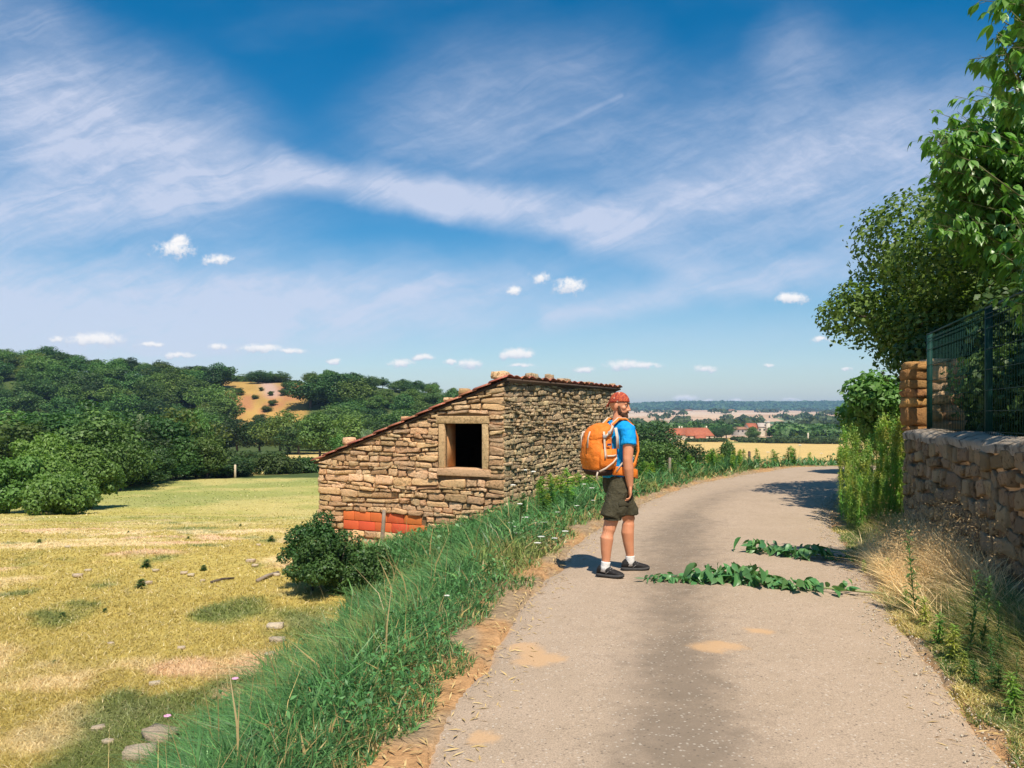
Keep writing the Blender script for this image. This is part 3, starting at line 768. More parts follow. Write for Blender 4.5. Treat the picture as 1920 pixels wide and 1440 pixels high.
# ------------------------------------------------------------------ roadside wall on the right
W0 = Vector((5.28, 10.7, 0)); WD = Vector((-.28, -.96, 0)).normalized(); WN = Vector((-WD.y * -1, 0, 0))
WN = Vector((WD.y, -WD.x, 0)).normalized()
if WN.x > 0: WN = -WN                                     # faces the road
def roadside_wall():
    rnd = random.Random(21); L, H = 8.6, 1.36; TH = .48
    root = empty('roadside_wall', W0); inv = Matrix.Translation(-W0)
    P = lambda s, o, z: W0 + WD * s + WN * o + Vector((0, 0, z))
    def put(mb, name, mat, sm=False): mb.xf(inv); return mb.build(name, mat, root, sm)
    mb = MB(); mb.add([P(s, o, z) for z in (-.3, H - .03) for o in (-.012, -TH) for s in (.01, L)], [(0, 1, 3, 2), (4, 6, 7, 5), (0, 4, 5, 1), (2, 3, 7, 6), (0, 2, 6, 4), (1, 5, 7, 3)])
    put(mb, 'wall_core', MAT_MORTAR)
    # rubble: jittered lattice shared by neighbours
    rest = MB(); z = -.12; cnt = 0
    hs = []
    while z < H - .06:
        h = rnd.choice([.10, .12, .13, .15, .17]); hs.append((z, min(z + h, H - .02))); z += h
    for z0, z1 in hs:
        s = 0.0
        while s < L:
            w = rnd.choice([.11, .15, .18, .22, .27, .33]);
            w = min(w, L - s)
            if L - s - w < .07: w = L - s
            j = lambda k=.028: rnd.uniform(-k, k)
            wav = lambda x: .03 * math.sin(x * 5.1 + z0 * 9)
            q = [(s + j(), z0 + j() + wav(s)), (s + w + j(), z0 + j() + wav(s + w)), (s + w + j(), z1 + j() + wav(s + w)), (s + j(), z1 + j() + wav(s))]
            q[0] = (max(q[0][0], 0), q[0][1]); q[3] = (max(q[3][0], 0), q[3][1])
            V, Fa = stone_geo(q, rnd.uniform(.02, .06), rnd, .012, back=.05)
            VV = [P(a, o, v) for a, o, v in V]
            if s < 4.75 and cnt < 300:
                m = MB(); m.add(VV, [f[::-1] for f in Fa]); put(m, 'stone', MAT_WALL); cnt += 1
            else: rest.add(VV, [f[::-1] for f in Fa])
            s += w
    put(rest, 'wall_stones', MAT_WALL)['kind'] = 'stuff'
    # rounded mortar coping with chips
    n = 70; V = []; Fa = []; prof = [(.035, -.05), (.045, .02), (.01, .055), (-.10, .085), (-.28, .09), (-.42, .06), (-.50, .02), (-.50, -.05)]
    for i in range(n + 1):
        s = L * i / n
        for (o, zz) in prof:
            k = (fbm(np.array([s * 2.3 + o * 7]), np.array([zz * 20.]), 3, 3)[0] - .5) * .07
            V.append(P(s - .01, o + k * .6, H - .03 + zz + k + .012 * math.sin(s * 3)))
    m_ = len(prof)
    for i in range(n):
        for k in range(m_ - 1): Fa.append((i * m_ + k, i * m_ + k + 1, (i + 1) * m_ + k + 1, (i + 1) * m_ + k))
    Fa.append(tuple(range(m_))); Fa.append(tuple(n * m_ + k for k in range(m_ - 1, -1, -1)))
    mb = MB(); mb.add(V, Fa); put(mb, 'coping', M('pale_coping', (.40, .33, .25), (.27, .22, .165), 5, .9, .8, 28, .02, c3=(.11, .085, .06), s3=7, t3=(.5, .64)))
    # end quoins
    mb = MB(); z = -.1; k = 0
    tag(root, 'shaded rubble stone wall with rounded coping beside the road', 'wall')
    # pillars
    def pillar(name, c, wx, wy, z0, z1, heights, label, seed, mat):
        rr = random.Random(seed); r = empty(name, (c[0], c[1], z0)); z = z0
        for h in heights:
            h = min(h, z1 - z)
            if h < .03: break
            o = link('stone', rock_mesh((wx * rr.uniform(1.0, 1.14), wy * rr.uniform(1.0, 1.1), h * 1.10), rr.randint(0, 999), mat), r)
            o.location = (rr.uniform(-.015, .015), rr.uniform(-.015, .015), z - z0 + h / 2); o.rotation_euler = (0, 0, rr.uniform(-.06, .06) - .12)
            z += h
        tag(r, label, 'pillar'); return r
    OR = stone_mat('orange_limestone', (.58, .36, .15), (.52, .27, .09), (.24, .13, .06), (.62, .46, .28), (.60, .27, .05))
    pillar('stone_pillar', (5.43, 10.78), .27, .30, 1.40, 2.33, [.06, .26, .13, .11, .12, .14, .16], 'slim pillar of stacked orange stones on the end of roadside wall', 4, OR)
    # the broad one behind: courses of two stones
    r = empty('stone_pillar', (6.4, 11.9, 0)); rr = random.Random(12); z = 0.0
    while z < 2.42:
        h = min(rr.choice([.12, .15, .2, .24]), 2.44 - z); sp = rr.uniform(-.1, .1)
        if h < .08: break
        for a, b in (((-.26, sp), (sp, .26)) if rr.random() < .6 else ((-.26, .26),)):
            o = link('stone', rock_mesh(((b - a) * 1.08, .46, h * 1.1), rr.randint(0, 999), MAT_STONE), r); o.location = ((a + b) / 2, 0, z + h / 2)
        z += h
    tag(r, 'broad pillar of pale stones standing behind the green mesh fence', 'pillar')
    # green mesh fence on the wall
    MG = M('green_coated_steel', (.008, .05, .04), (.006, .04, .034), 5, .6, spec=.15)
    fb = W0 - WN * .22 + WD * .28 + Vector((0, 0, H + .03)); fence = empty('mesh_fence', fb); inv2 = Matrix.Translation(-fb)
    def fput(mb, name, mat=MG):
        mb.xf(inv2); return mb.build(name, mat, fence)
    ang = math.atan2(WD.y, WD.x); sp = 2.62
    for k in range(4):
        b = fb + WD * sp * k
        mb = MB(); mb.box(b + Vector((0, 0, .60)), (.05, .06, 1.36), ang); fput(mb, 'post')
    for k in range(3):
        b = fb + WD * sp * k; mb = MB(); nv = 36
        for i in range(nv):
            s = .05 + (sp - .1) * i / (nv - 1); p = b + WD * s + WN * .035
            mb.box(p + Vector((0, 0, .61)), (.0042, .0042, 1.22), ang)
        for zz in (.02, .06, .26, .46, .66, .86, 1.06, 1.16, 1.2):
            for dd in (.0285, .0415): mb.box(b + WD * sp / 2 + WN * dd + Vector((0, 0, zz)), (sp - .08, .0045, .0045), ang)
        o = fput(mb, 'mesh_panel'); o['kind'] = 'stuff'
        mb = MB(); mb.box(b + WD * sp / 2 + WN * .035 + Vector((0, 0, 1.262)), (sp - .062, .016, .018), ang); fput(mb, 'top_rail')
    tag(fence, 'dark green welded mesh fence with posts on top of roadside wall', 'fence')
roadside_wall()
# ------------------------------------------------------------------ foliage generators
def leaf_quads(P, N, size, rng, aspect=.62, fold=.18):
    """one pointed leaf (4 verts, 2 tris folded along the midrib) per point; N is the facing"""
    n = len(P)
    N = N / np.maximum(np.linalg.norm(N, axis=1), 1e-6)[:, None]
    t = rng.normal(size=(n, 3)); t[:, 2] -= .35
    t = t - N * (t * N).sum(1)[:, None]; t /= np.maximum(np.linalg.norm(t, axis=1), 1e-6)[:, None]
    b = np.cross(N, t); s = size if np.ndim(size) else np.full(n, size); s = s[:, None]
    a = P - t * s * .5; d = P + t * s * .5; m = P - t * s * .06
    l = m + b * s * aspect * .5 + N * s * fold; r = m - b * s * aspect * .5 + N * s * fold
    V = np.stack([a, r, d, l], 1).reshape(-1, 3); i = np.arange(n)[:, None] * 4
    Ft = np.concatenate([i + np.array([[0, 1, 2]]), i + np.array([[0, 2, 3]])], 1).reshape(-1, 3)
    Fq = i + np.array([[0, 1, 2, 3]])
    return V, Fq
def crown_points(rng, n, blobs, shell=.55):
    c = np.array([b[0] for b in blobs]); r = np.array([b[1] for b in blobs]); w = (r ** 2).prod(1) ** (1 / 3) if r.ndim > 1 else r ** 2
    k = rng.choice(len(blobs), n, p=w / w.sum())
    d = rng.normal(size=(n, 3)); d /= np.linalg.norm(d, axis=1)[:, None]
    rad = shell + (1.06 - shell) * rng.rand(n) ** .6
    rad = rad * (.80 + .5 * vnoise(d[:, 0] * 2.6 + k * 3.7, d[:, 1] * 2.6 + d[:, 2] * 3.1 + k, 7)) + (rng.rand(n) < .09) * rng.rand(n) * .22
    rk = r[k] if r.ndim > 1 else r[k][:, None]
    P = c[k] + d * rk * rad[:, None]
    N = d * .9 + rng.normal(size=(n, 3)) * .55 + np.array([0, 0, .35])
    return P, N
def make_blobs(rng, n, R3, rb, z0=.35):
    """sub-crowns spread over an ellipsoid of radii R3 centred at height zc"""
    out = []
    for i in range(n):
        d = rng.normal(size=3); d /= np.linalg.norm(d); d[2] = d[2] * .85 + .1
        k = rng.uniform(.42, .95); r = rb * rng.uniform(.5, 1.3) * (1.15 - .3 * k)
        out.append((np.array([d[0] * R3[0] * k, d[1] * R3[1] * k, R3[2] * (1.05 + d[2] * k)]), np.array([r, r, r * .82])))
    return out
def tree_mesh(name, seed, Hh, rad, nb, nl, leaf, mats, clear=.18, trunk_r=None):
    """whole tree with its trunk in one mesh (for trees too far off to show parts)"""
    rng = np.random.RandomState(seed); rz = Hh * (1 - clear) / 2.1
    bl = [(c + np.array([0, 0, Hh * clear - rz * .05]), r) for c, r in make_blobs(rng, nb, (rad, rad, rz), rad * .42)]
    P, N = crown_points(rng, nl, bl)
    V, Fq = leaf_quads(P, N, leaf * rng.uniform(.6, 1.3, len(P)), rng)
    return V, Fq, bl
def trunk_mb(Hh, bl, r0, rnd, lean=.03):
    mb = MB(); top = Vector((rnd.uniform(-lean, lean) * Hh, rnd.uniform(-lean, lean) * Hh, Hh * .62))
    mb.tube([(0, 0, -.4), (0, 0, .15), top * .35, top * .7, top], [r0 * 1.5, r0 * 1.1, r0 * .9, r0 * .6, r0 * .25], 8)
    for c, r in bl[:9]:
        c = Vector(c); k = rnd.uniform(.3, .75); s = top * k
        mb.tube([s, s.lerp(c, .5) + Vector((0, 0, .05 * Hh)), c], [r0 * .42, r0 * .26, r0 * .10], 5)
    return mb
BARK = M('brown_bark', (.13, .10, .075), (.08, .06, .045), 9, .95, .8, 30, .03)
LF_WOOD = leafmat('woodland_leaves', (.026, .070, .018), (.085, .165, .040), .22, .55, .5)
LF_BUSH = leafmat('bright_bush_leaves', (.085, .185, .040), (.17, .31, .070), .30, .5, .12)
LF_WOOD2 = leafmat('mid_woodland_leaves', (.055, .12, .026), (.13, .225, .050), .24, .55, .35)
LF_WOOD3 = leafmat('olive_woodland_leaves', (.075, .12, .024), (.16, .21, .045), .24, .55, .3)
LF_PALE = leafmat('silvery_leaves', (.19, .26, .13), (.26, .34, .19), .25, .5, .05)
LF_HEDGE = leafmat('hedge_leaves', (.032, .066, .017), (.075, .125, .028), .2, .6, .15)
LF_MAPLE = leafmat('maple_leaves', (.055, .115, .024), (.18, .28, .058), .30, .42, .06)
LF_ELDER = leafmat('box_elder_leaves', (.085, .20, .040), (.17, .34, .075), .36, .36, .15, .5)
LF_SHRUB = leafmat('dark_shrub_leaves', (.030, .075, .022), (.085, .165, .040), .22, .5, .10)
LF_CUT = leafmat('cut_branch_leaves', (.060, .165, .055), (.13, .30, .10), .2, .4, .28, .4)

# woodland trees: six shared shapes, one mesh each
PROTO = []
for k in range(7):
    rng = np.random.RandomState(100 + k); Hh, rad = 11.5, 4.6
    V, Fq, bl = tree_mesh('woodland_tree', 200 + k, Hh, rad * (1.0 + .08 * (k % 3)), 20 + 3 * (k % 3), 5200, .55, None, clear=.12)
    rnd = random.Random(k); tm = trunk_mb(Hh, bl, .26, rnd)
    nq = len(Fq); TV = np.array(tm.V); off = len(V)
    Fs = [Fq]; mi = [0] * nq
    for kk in sorted(set(len(f) for f in tm.F)):
        ff = np.array([f for f in tm.F if len(f) == kk]) + off; Fs.append(ff); mi += [1] * len(ff)
    # quads of leaves and trunk share a size, keep the material order in step
    PROTO.append((mesh_np('woodland_tree', np.vstack([V, TV]), Fs, [LF_WOOD, BARK], midx=mi), Hh, rad))
def wood_tree(x, y, h, wd, label, group, rnd, mesh=None, name='woodland_tree', mat=None, z=None):
    me, Hh, rad = mesh or rnd.choice(PROTO)
    if mat is None and name in ('woodland_tree', 'meadow_edge_tree', 'field_tree', 'hilltop_tree'):
        q = rnd.random(); mat = LF_WOOD2 if q < .34 else (LF_WOOD3 if q < .46 else None)
        if mat is not None and group: label = label.replace('dark', 'mid' if mat is LF_WOOD2 else 'olive', 1)
    if group and name == 'woodland_tree': label = ('tall ' if h > 12 else 'low ' if h < 10 else '') + label
    o = link(name, me); o.location = (x, y, (gz(x, y) if z is None else z) - .2); o.rotation_euler = (0, 0, rnd.uniform(0, 6.28))
    o.scale = (wd / (2 * rad), wd / (2 * rad), h / Hh)
    tag(o, label, 'tree', group)
    if mat: o.material_slots[0].link = 'OBJECT'; o.material_slots[0].material = mat
    return o
def woods():
    rnd = random.Random(11); n = 0
    # wooded hill at the far left; open hillside kept clear
    sky = np.array([(-200, 640), (0, 652), (40, 660), (90, 650), (150, 668), (195, 676), (230, 668), (262, 684), (295, 673), (335, 690), (372, 686), (400, 700), (425, 712), (440, 726)])
    pts = []
    for Y in (452, 436, 420, 404, 388, 372, 355, 338, 320, 300, 272, 245):
        step = 11.0 if Y > 330 else 12.5
        u = -.70
        while u < .0:
            X = u * Y + rnd.uniform(-3, 3); yy = Y + rnd.uniform(-8, 8); px = 960 + X / yy * 1500
            u += step / Y
            if px < -70: continue
            if px > 416 and px < 580 and yy > 262: continue          # dry hillside
            if px > 395 and px < 525 and yy < 290: continue          # strip field
            if px > 862: continue
            if 5 < px < 118 and 288 < yy < 345: continue             # small clearing
            pts.append((X, yy, px))
    for X, yy, px in pts:
        h = rnd.uniform(8.5, 14.5); 
        if yy > 415 and px < 440:
            zt = pz(np.interp(px, sky[:, 0], sky[:, 1]) + rnd.uniform(-5, 6), yy); h = min(max(zt - gz(X, yy), 6), 16)
        if px > 560 and yy > 380:
            prof = np.interp(px, [560, 620, 650, 690, 712, 730, 760, 810, 862], [703, 692, 700, 706, 722, 733, 729, 731, 734])
            h = min(max(pz(prof + rnd.uniform(-4, 5), yy) - gz(X, yy), 6.5), 18)
        L = 'dark green broadleaf tree in the wood on the left hillside' if px < 470 else 'dark green broadleaf tree in the wood behind the barn roof'
        wood_tree(X, yy, h, h * rnd.uniform(1.0, 1.45), L, 'trees of the hillside wood' if px < 470 else 'trees of the wood behind the barn', rnd); n += 1
    # trees on the ridge of the dry hill
    for px, top, w, lab in ((487, 699, 44, 'tallest round tree on the skyline of the dry orange hill'), (509, 703, 24, 'slender tree on the skyline beside the tallest round one'), (529, 700, 30, 'round tree standing alone on the ridge of dry hill'),
                            (484, 722, 30, 'leafy tree just below the ridge on the dry hillside'), (372, 684, 40, 'domed tree at the right end of left wood skyline')):
        Y = 454 if top < 710 else 436
        if px == 372: Y = 452
        X = px2(px, Y); z = gz(X, Y); wood_tree(X, Y, max(pz(top, Y) - z, 7.5), w / 1500 * Y * 1.25, lab, None, rnd, name='hilltop_tree', z=z)
    # scrub on the dry slope
    for i, (px, py, w) in enumerate(((540, 742, 22), (532, 752, 18), (512, 765, 16), (500, 772, 18), (487, 785, 24), (520, 785, 20), (545, 735, 14), (447, 752, 20), (478, 757, 12), (508, 752, 12), (540, 780, 18), (490, 745, 10), (455, 770, 9))):
        Y = np.interp(py, [715, 790], [452, 350]); X = px2(px, Y); s = w / 1500 * Y
        wood_tree(X, Y, s * .8, s, 'low green scrub bush dotted on the dry orange hillside', 'scrub bushes on the dry hill', rnd, name='scrub_bush', mat=LF_HEDGE)
    # row of field trees with trunks showing
    for px, top, w in ((412, 792, 52), (445, 776, 60), (487, 779, 58), (525, 783, 60), (560, 790, 64), (600, 770, 70), (650, 778, 80), (700, 790, 80), (385, 790, 60), (755, 800, 70)):
        Y = rnd.uniform(258, 268) if px < 540 else rnd.uniform(190, 240); X = px2(px, Y); z = gz(X, Y)
        wood_tree(X, Y, max(pz(top, Y) - z, 7), w / 1500 * Y * 1.25, 'dark field tree in the row beyond the pale strip field', 'field trees beyond the strip field', rnd, name='field_tree')
    # tree line along the far side of the meadow
    for px, top, w, Y in ((250, 785, 90, 84), (300, 775, 96, 92), (345, 790, 90, 96), (385, 800, 56, 98), (205, 770, 110, 78), (160, 745, 110, 112), (270, 760, 100, 124), (330, 765, 100, 130), (105, 775, 120, 104), (40, 770, 110, 104), (388, 815, 50, 92), (-10, 765, 110, 96), (225, 805, 70, 72), (330, 815, 70, 90), (280, 822, 60, 80)):
        X = px2(px, Y); z = gz(X, Y)
        wood_tree(X, Y, max(pz(top, Y) - z, 3), w / 1500 * Y * 1.35, 'shady dark tree in the line along the meadow edge', 'tree line along the meadow', rnd, name='meadow_edge_tree')
    for px in (215, 245, 275, 300, 322, 345, 368, 388, 408, 425):
        Y = np.interp(px, [200, 425], [74, 100]) + rnd.uniform(-3, 5); X = px2(px, Y)
        wood_tree(X, Y, rnd.uniform(2.2, 3.4), rnd.uniform(5, 7.5), 'low dark undergrowth shrub beneath the meadow edge trees', 'undergrowth along the meadow tree line', rnd, name='undergrowth_shrub')
    for px, top, w, Y, lab, mt in ((262, 772, 52, 118, 'silvery pale green willow among the dark meadow trees', LF_PALE), (372, 758, 46, 128, 'light green tree at the right end of meadow tree line', LF_BUSH), (635, 812, 36, 140, 'light green round bush behind the low side of barn roof', LF_BUSH), (690, 796, 26, 130, 'bluish green bush peeping above the barn roof edge', LF_PALE)):
        X = px2(px, Y); z = gz(X, Y); wood_tree(X, Y, max(pz(top, Y) - z, 3), w / 1500 * Y, lab, None, rnd, name='pale_tree', mat=mt)
    # dark trees right of the hiker and by the road
    for px, top, w, Y, lab in ((1222, 784, 90, 165, 'broad dark tree standing behind the hiker in the valley'), (1165, 790, 70, 170, 'dark valley tree hidden mostly behind the hiker'), (1232, 818, 80, 82, 'dark rounded bush below the road bank nearest the hiker'), (1286, 824, 66, 88, 'dark bush below the road bank in front of farmhouse'),
                               (1367, 819, 42, 78, 'pointed dark bush beyond the road bank right of farmhouse'), (1413, 798, 26, 520, 'single dark tree standing in the pale valley field')):
        X = px2(px, Y); z = gz(X, Y); wood_tree(X, Y, max(pz(top, Y) - z, 3), w / 1500 * Y * 1.1, lab, None, rnd, name='valley_tree' if Y > 100 else 'valley_bush')
woods()

# near trees with their parts
def big_tree(name, loc, Hh, rad3, nb, nl, leaf, mat, r0, seed, label, clear, rb=None, cat='tree', part='crown', trunk_parts=True):
    rng = np.random.RandomState(seed); rnd = random.Random(seed)
    root = empty(name, loc)
    bl = [(c + np.array([0, 0, clear]), r) for c, r in make_blobs(rng, nb, rad3, rb or rad3[0] * .38)]
    P, N = crown_points(rng, nl, bl, .5)
    k = P[:, 2] > .05; P, N = P[k], N[k]
    V, Fq = leaf_quads(P, N, leaf * rng.uniform(.6, 1.35, len(P)), rng)
    mobj(part, V, Fq, mat, root)
    trunk_mb(Hh, bl, r0, rnd).build('trunk', BARK, root, True)
    tag(root, label, cat); return root
def near_trees():
    # bushes at the meadow's far left corner
    for px, top, w, Y, sd, n, lab in ((85, 788, 150, 50, 1, 30000, 'big bright green bush at the corner of the meadow'), (170, 822, 105, 52, 2, 20000, 'bright green bush right of the big one at meadow corner'), (15, 835, 110, 47, 3, 20000, 'bright green bush at the outer end of meadow corner'), (110, 878, 120, 45, 4, 15000, 'low bright green bush in front of the meadow corner bushes')):
        X = px2(px, Y); z = gz(X, Y); h = pz(top, Y) - z; r = w / 1500 * Y / 2
        big_tree('meadow_bush', (X, Y, z - .15), h, (r * 1.05, r, h / 2.25), 26, n, .20, LF_BUSH, .12, sd, lab, -.1, r * .42, 'bush')
    # hedge at the end of the meadow
    for px, top, w, Y, lab in ((438, 866, 60, 104, 'left end of clipped dark hedge closing the meadow'), (500, 858, 95, 108, 'tall middle length of dark hedge closing the meadow'), (560, 860, 95, 112, 'right length of dark hedge beside the barn')):
        X = px2(px, Y); z = gz(X, Y); h = pz(top, Y) - z; r = w / 1500 * Y / 2
        big_tree('hedge', (X, Y, z - .2), h, (r * 1.25, 1.6, h / 2.0), 22, 7000, .34, LF_HEDGE, .07, px, lab, -.2, 1.15, 'hedge')
    # dark maple behind the fence
    big_tree('maple_tree', (9.1, 14.6, .05), 6.4, (3.1, 2.5, 2.3), 50, 85000, .098, LF_MAPLE, .16, 5, 'dense dark maple tree standing behind the mesh fence', 1.05, .85)
    big_tree('maple_tree', (11.8, 15.2, .05), 6.6, (2.8, 2.5, 2.3), 26, 26000, .12, LF_MAPLE, .17, 6, 'second maple tree deeper in the garden beyond the broad pillar', 1.5, .98)
    big_tree('garden_shrub', (7.75, 12.7, .05), 3.0, (1.5, .7, 1.45), 22, 18000, .10, LF_SHRUB, .06, 8, 'dark garden shrub close behind the fence and broad pillar', .15, .5, 'shrub')
    big_tree('garden_shrub', (6.5, 9.2, .05), 3.2, (.75, 2.0, 1.6), 26, 20000, .10, LF_SHRUB, .06, 9, 'dark garden shrub right behind the wall and mesh panel', .15, .5, 'shrub')
    # small tree past the wall's end
    big_tree('roadside_tree', (9.95, 21.4, .0), 2.9, (1.2, 1.1, 1.05), 14, 9000, .15, LF_BUSH, .08, 10, 'small light green tree by the bend past the wall', .75, .5)
    big_tree('roadside_tree', (15.0, 20.6, .0), 4.4, (1.7, 1.6, 1.5), 16, 9000, .15, LF_WOOD, .1, 14, 'darker roadside tree half hidden behind the maple', .9, .65)
    # shrub before the barn
    X, Y = px2(632, 13.4), 13.4; z = gz(X, Y)
    big_tree('elder_shrub', (X, Y, z - .05), 1.25, (1.0, .72, .60), 54, 20000, .05, LF_SHRUB, .03, 15, 'dark leafy shrub growing at the foot of the barn gable', -.10, .20, 'shrub')
    X, Y = px2(585, 13.7), 13.7; z = gz(X, Y)
    big_tree('elder_shrub', (X, Y, z - .05), 1.5, (.50, .45, .70), 26, 8000, .05, LF_SHRUB, .025, 19, 'narrower taller shrub against the low end of the barn', -.06, .17, 'shrub')
near_trees()

# box elder hanging over the wall: large pointed leaves in threes on drooping shoots
def leaf_mesh(mat, L=1.0, w=.46, droop=.25):
    prof = [(0, .02), (.18, .36), (.38, .5), (.62, .36), (.85, .12), (1, 0)]
    V = []; Fa = []
    for i, (t, ww) in enumerate(prof):
        z = -droop * t * t
        V += [(-ww * w, t * L, z + .10 * ww), (0, t * L, z), (ww * w, t * L, z + .10 * ww)]
    for i in range(len(prof) - 1):
        a = i * 3
        Fa += [(a, a + 1, a + 4, a + 3), (a + 1, a + 2, a + 5, a + 4)]
    mb = MB(); mb.add(V, Fa); return mb.mesh('leaf', mat, True)
def leaf_frames(rnd, base, out, n3, size):
    """three leaflets of a compound leaf hanging from a stalk"""
    fr = []
    for k in range(n3):
        a = (k - (n3 - 1) / 2) * .75 + rnd.uniform(-.2, .2)
        d = Matrix.Rotation(a, 3, 'Z') @ out; d = (d + Vector((0, 0, -rnd.uniform(.35, 1.3)))).normalized()
        side = d.cross(Vector((0, 0, 1))); side = side.normalized() if side.length > .05 else Vector((1, 0, 0))
        up = side.cross(d).normalized()
        m = Matrix((side, d, up)).transposed() @ Matrix.Rotation(rnd.uniform(-.5, .5), 3, 'Y')
        fr.append((base, m, size * rnd.uniform(.75, 1.15)))
    return fr
def box_elder():
    rnd = random.Random(33); root = empty('box_elder_tree', (9.7, 11.5, .08)); O = root.location
    lm = leaf_mesh(LF_ELDER); lv = np.array([v.co[:] for v in lm.vertices]); lf = np.array([p.vertices[:] for p in lm.polygons])
    mb = MB(); fork = Vector((9.2, 11.0, 3.6)); mb.tube([O - Vector((0, 0, .3)), (9.6, 11.4, 1.6), fork, (8.8, 10.8, 6.0), (8.6, 10.6, 8.3)], [.17, .14, .12, .07, .02], 8)
    fr = []; tw = MB()
    # (start, tip) of shoots; the tips are where the picture shows leafy ends
    def pt(px, py, Y):
        Y = Y * 1.42 if Y > 7 else Y
        return Vector((px2(px, Y), Y, pz(py, Y)))
    tips = [pt(1830, 112, 8.0), pt(1742, 205, 8.1), pt(1722, 262, 8.0), pt(1735, 330, 8.1), pt(1770, 250, 7.9), pt(1790, 180, 7.8), pt(1840, 160, 7.8), pt(1880, 200, 7.6), pt(1800, 320, 7.9), pt(1760, 375, 8.0),
            pt(1850, 270, 7.8), pt(1900, 260, 7.6), pt(1880, 330, 7.7), pt(1830, 360, 7.8), pt(1910, 370, 7.6), pt(1850, 20, 6.4), pt(1835, 0, 6.3), pt(1870, 60, 6.3), pt(1895, 30, 6.2), pt(1905, 110, 6.2), pt(1915, 160, 6.2), pt(1888, 90, 6.1), pt(1900, 440, 7.3), pt(1870, 470, 7.4), pt(1925, 480, 7.2), pt(1905, 420, 7.2)]
    for _ in range(85):
        px = rnd.uniform(1735, 1925); py = rnd.uniform(max(130, 250 - (px - 1735) * .9), 425); tips.append(pt(px, py, rnd.uniform(7.6, 8.4)))
    for _ in range(34): tips.append(pt(rnd.uniform(1722, 1800), rnd.uniform(235, 430), rnd.uniform(7.6, 8.6)))
    for _ in range(12): tips.append(pt(rnd.uniform(1862, 1935), rnd.uniform(400, 600), rnd.uniform(6.6, 6.95)))
    for _ in range(26): tips.append(pt(rnd.uniform(1860, 1940), rnd.uniform(-30, 190), rnd.uniform(6.0, 6.7)))
    for tp in list(tips[:26]):
        for _ in range(4): tips.append(tp + Vector((rnd.uniform(.0, .7), rnd.uniform(-.35, .35), rnd.uniform(-.5, .12))))
    for _ in range(60): tips.append(Vector((rnd.uniform(8.0, 10.8), rnd.uniform(10, 12.6), rnd.uniform(4.4, 8.6))))
    for tip in tips:
        ofs = Vector((rnd.uniform(.4, 1.0), rnd.uniform(-.4, .3), rnd.uniform(-.75, -.2)))
        far = tip.y > 8; st = tip + ofs * (1.5 if far else 1.1)
        mid = st.lerp(tip, .5) + Vector((0, 0, .10))
        tw.tube([st, mid, tip], [.010, .007, .003], 4)
        tw.tube([fork.lerp(Vector((8.6, 10.6, 8.0)), rnd.random()), st.lerp(fork, .4) + Vector((0, 0, .2)), st], [.03, .02, .010], 5)
        nn = rnd.randint(11, 15)
        for i in range(nn):
            t = (i + .5) / nn; p = (st.lerp(mid, t * 2) if t < .5 else mid.lerp(tip, t * 2 - 1))
            a = rnd.uniform(0, 6.28); out = Vector((math.cos(a), math.sin(a), 0)); base = p + out * rnd.uniform(.03, .09) * (1.4 if far else 1) + Vector((0, 0, -.01))
            tw.tube([p, base], [.003, .002], 3)
            fr += leaf_frames(rnd, base, out, 3, (.20 if far else .145) * (1.0 if t < .85 else .7))
    # nearest-looking leaves become parts of their own
    inview = lambda p: 0 < (960 + p.x / p.y * 1500) < 1935 and (780 - (p.z - EYE) / p.y * 1500) > -20
    vis = [f for f in fr if inview(f[0])]; rnd.shuffle(vis)
    vis.sort(key=lambda f: -(f[2] / f[0].y)); mine = set(id(f) for f in vis[:290])
    VV = []; FF = []; c = 0
    for f in fr:
        if id(f) in mine:
            o = link('leaf', lm, root); o.matrix_local = Matrix.Translation(f[0] - O) @ (f[1] * f[2]).to_4x4()
        else:
            VV.append(lv @ np.array((f[1] * f[2]).transposed()) + np.array(f[0] - O)); FF.append(lf + c); c += len(lv)
    o = mobj('crown', np.vstack(VV), np.vstack(FF), LF_ELDER, root, smooth=True); o['kind'] = 'stuff'
    mb.xf(Matrix.Translation(-O)).build('trunk', BARK, root, True)
    tw.xf(Matrix.Translation(-O)).build('twigs', M('green_twig', (.16, .17, .06), (.12, .11, .05), 8, .7), root)
    tag(root, 'young box elder with large drooping leaves hanging over the fence', 'tree')
box_elder()

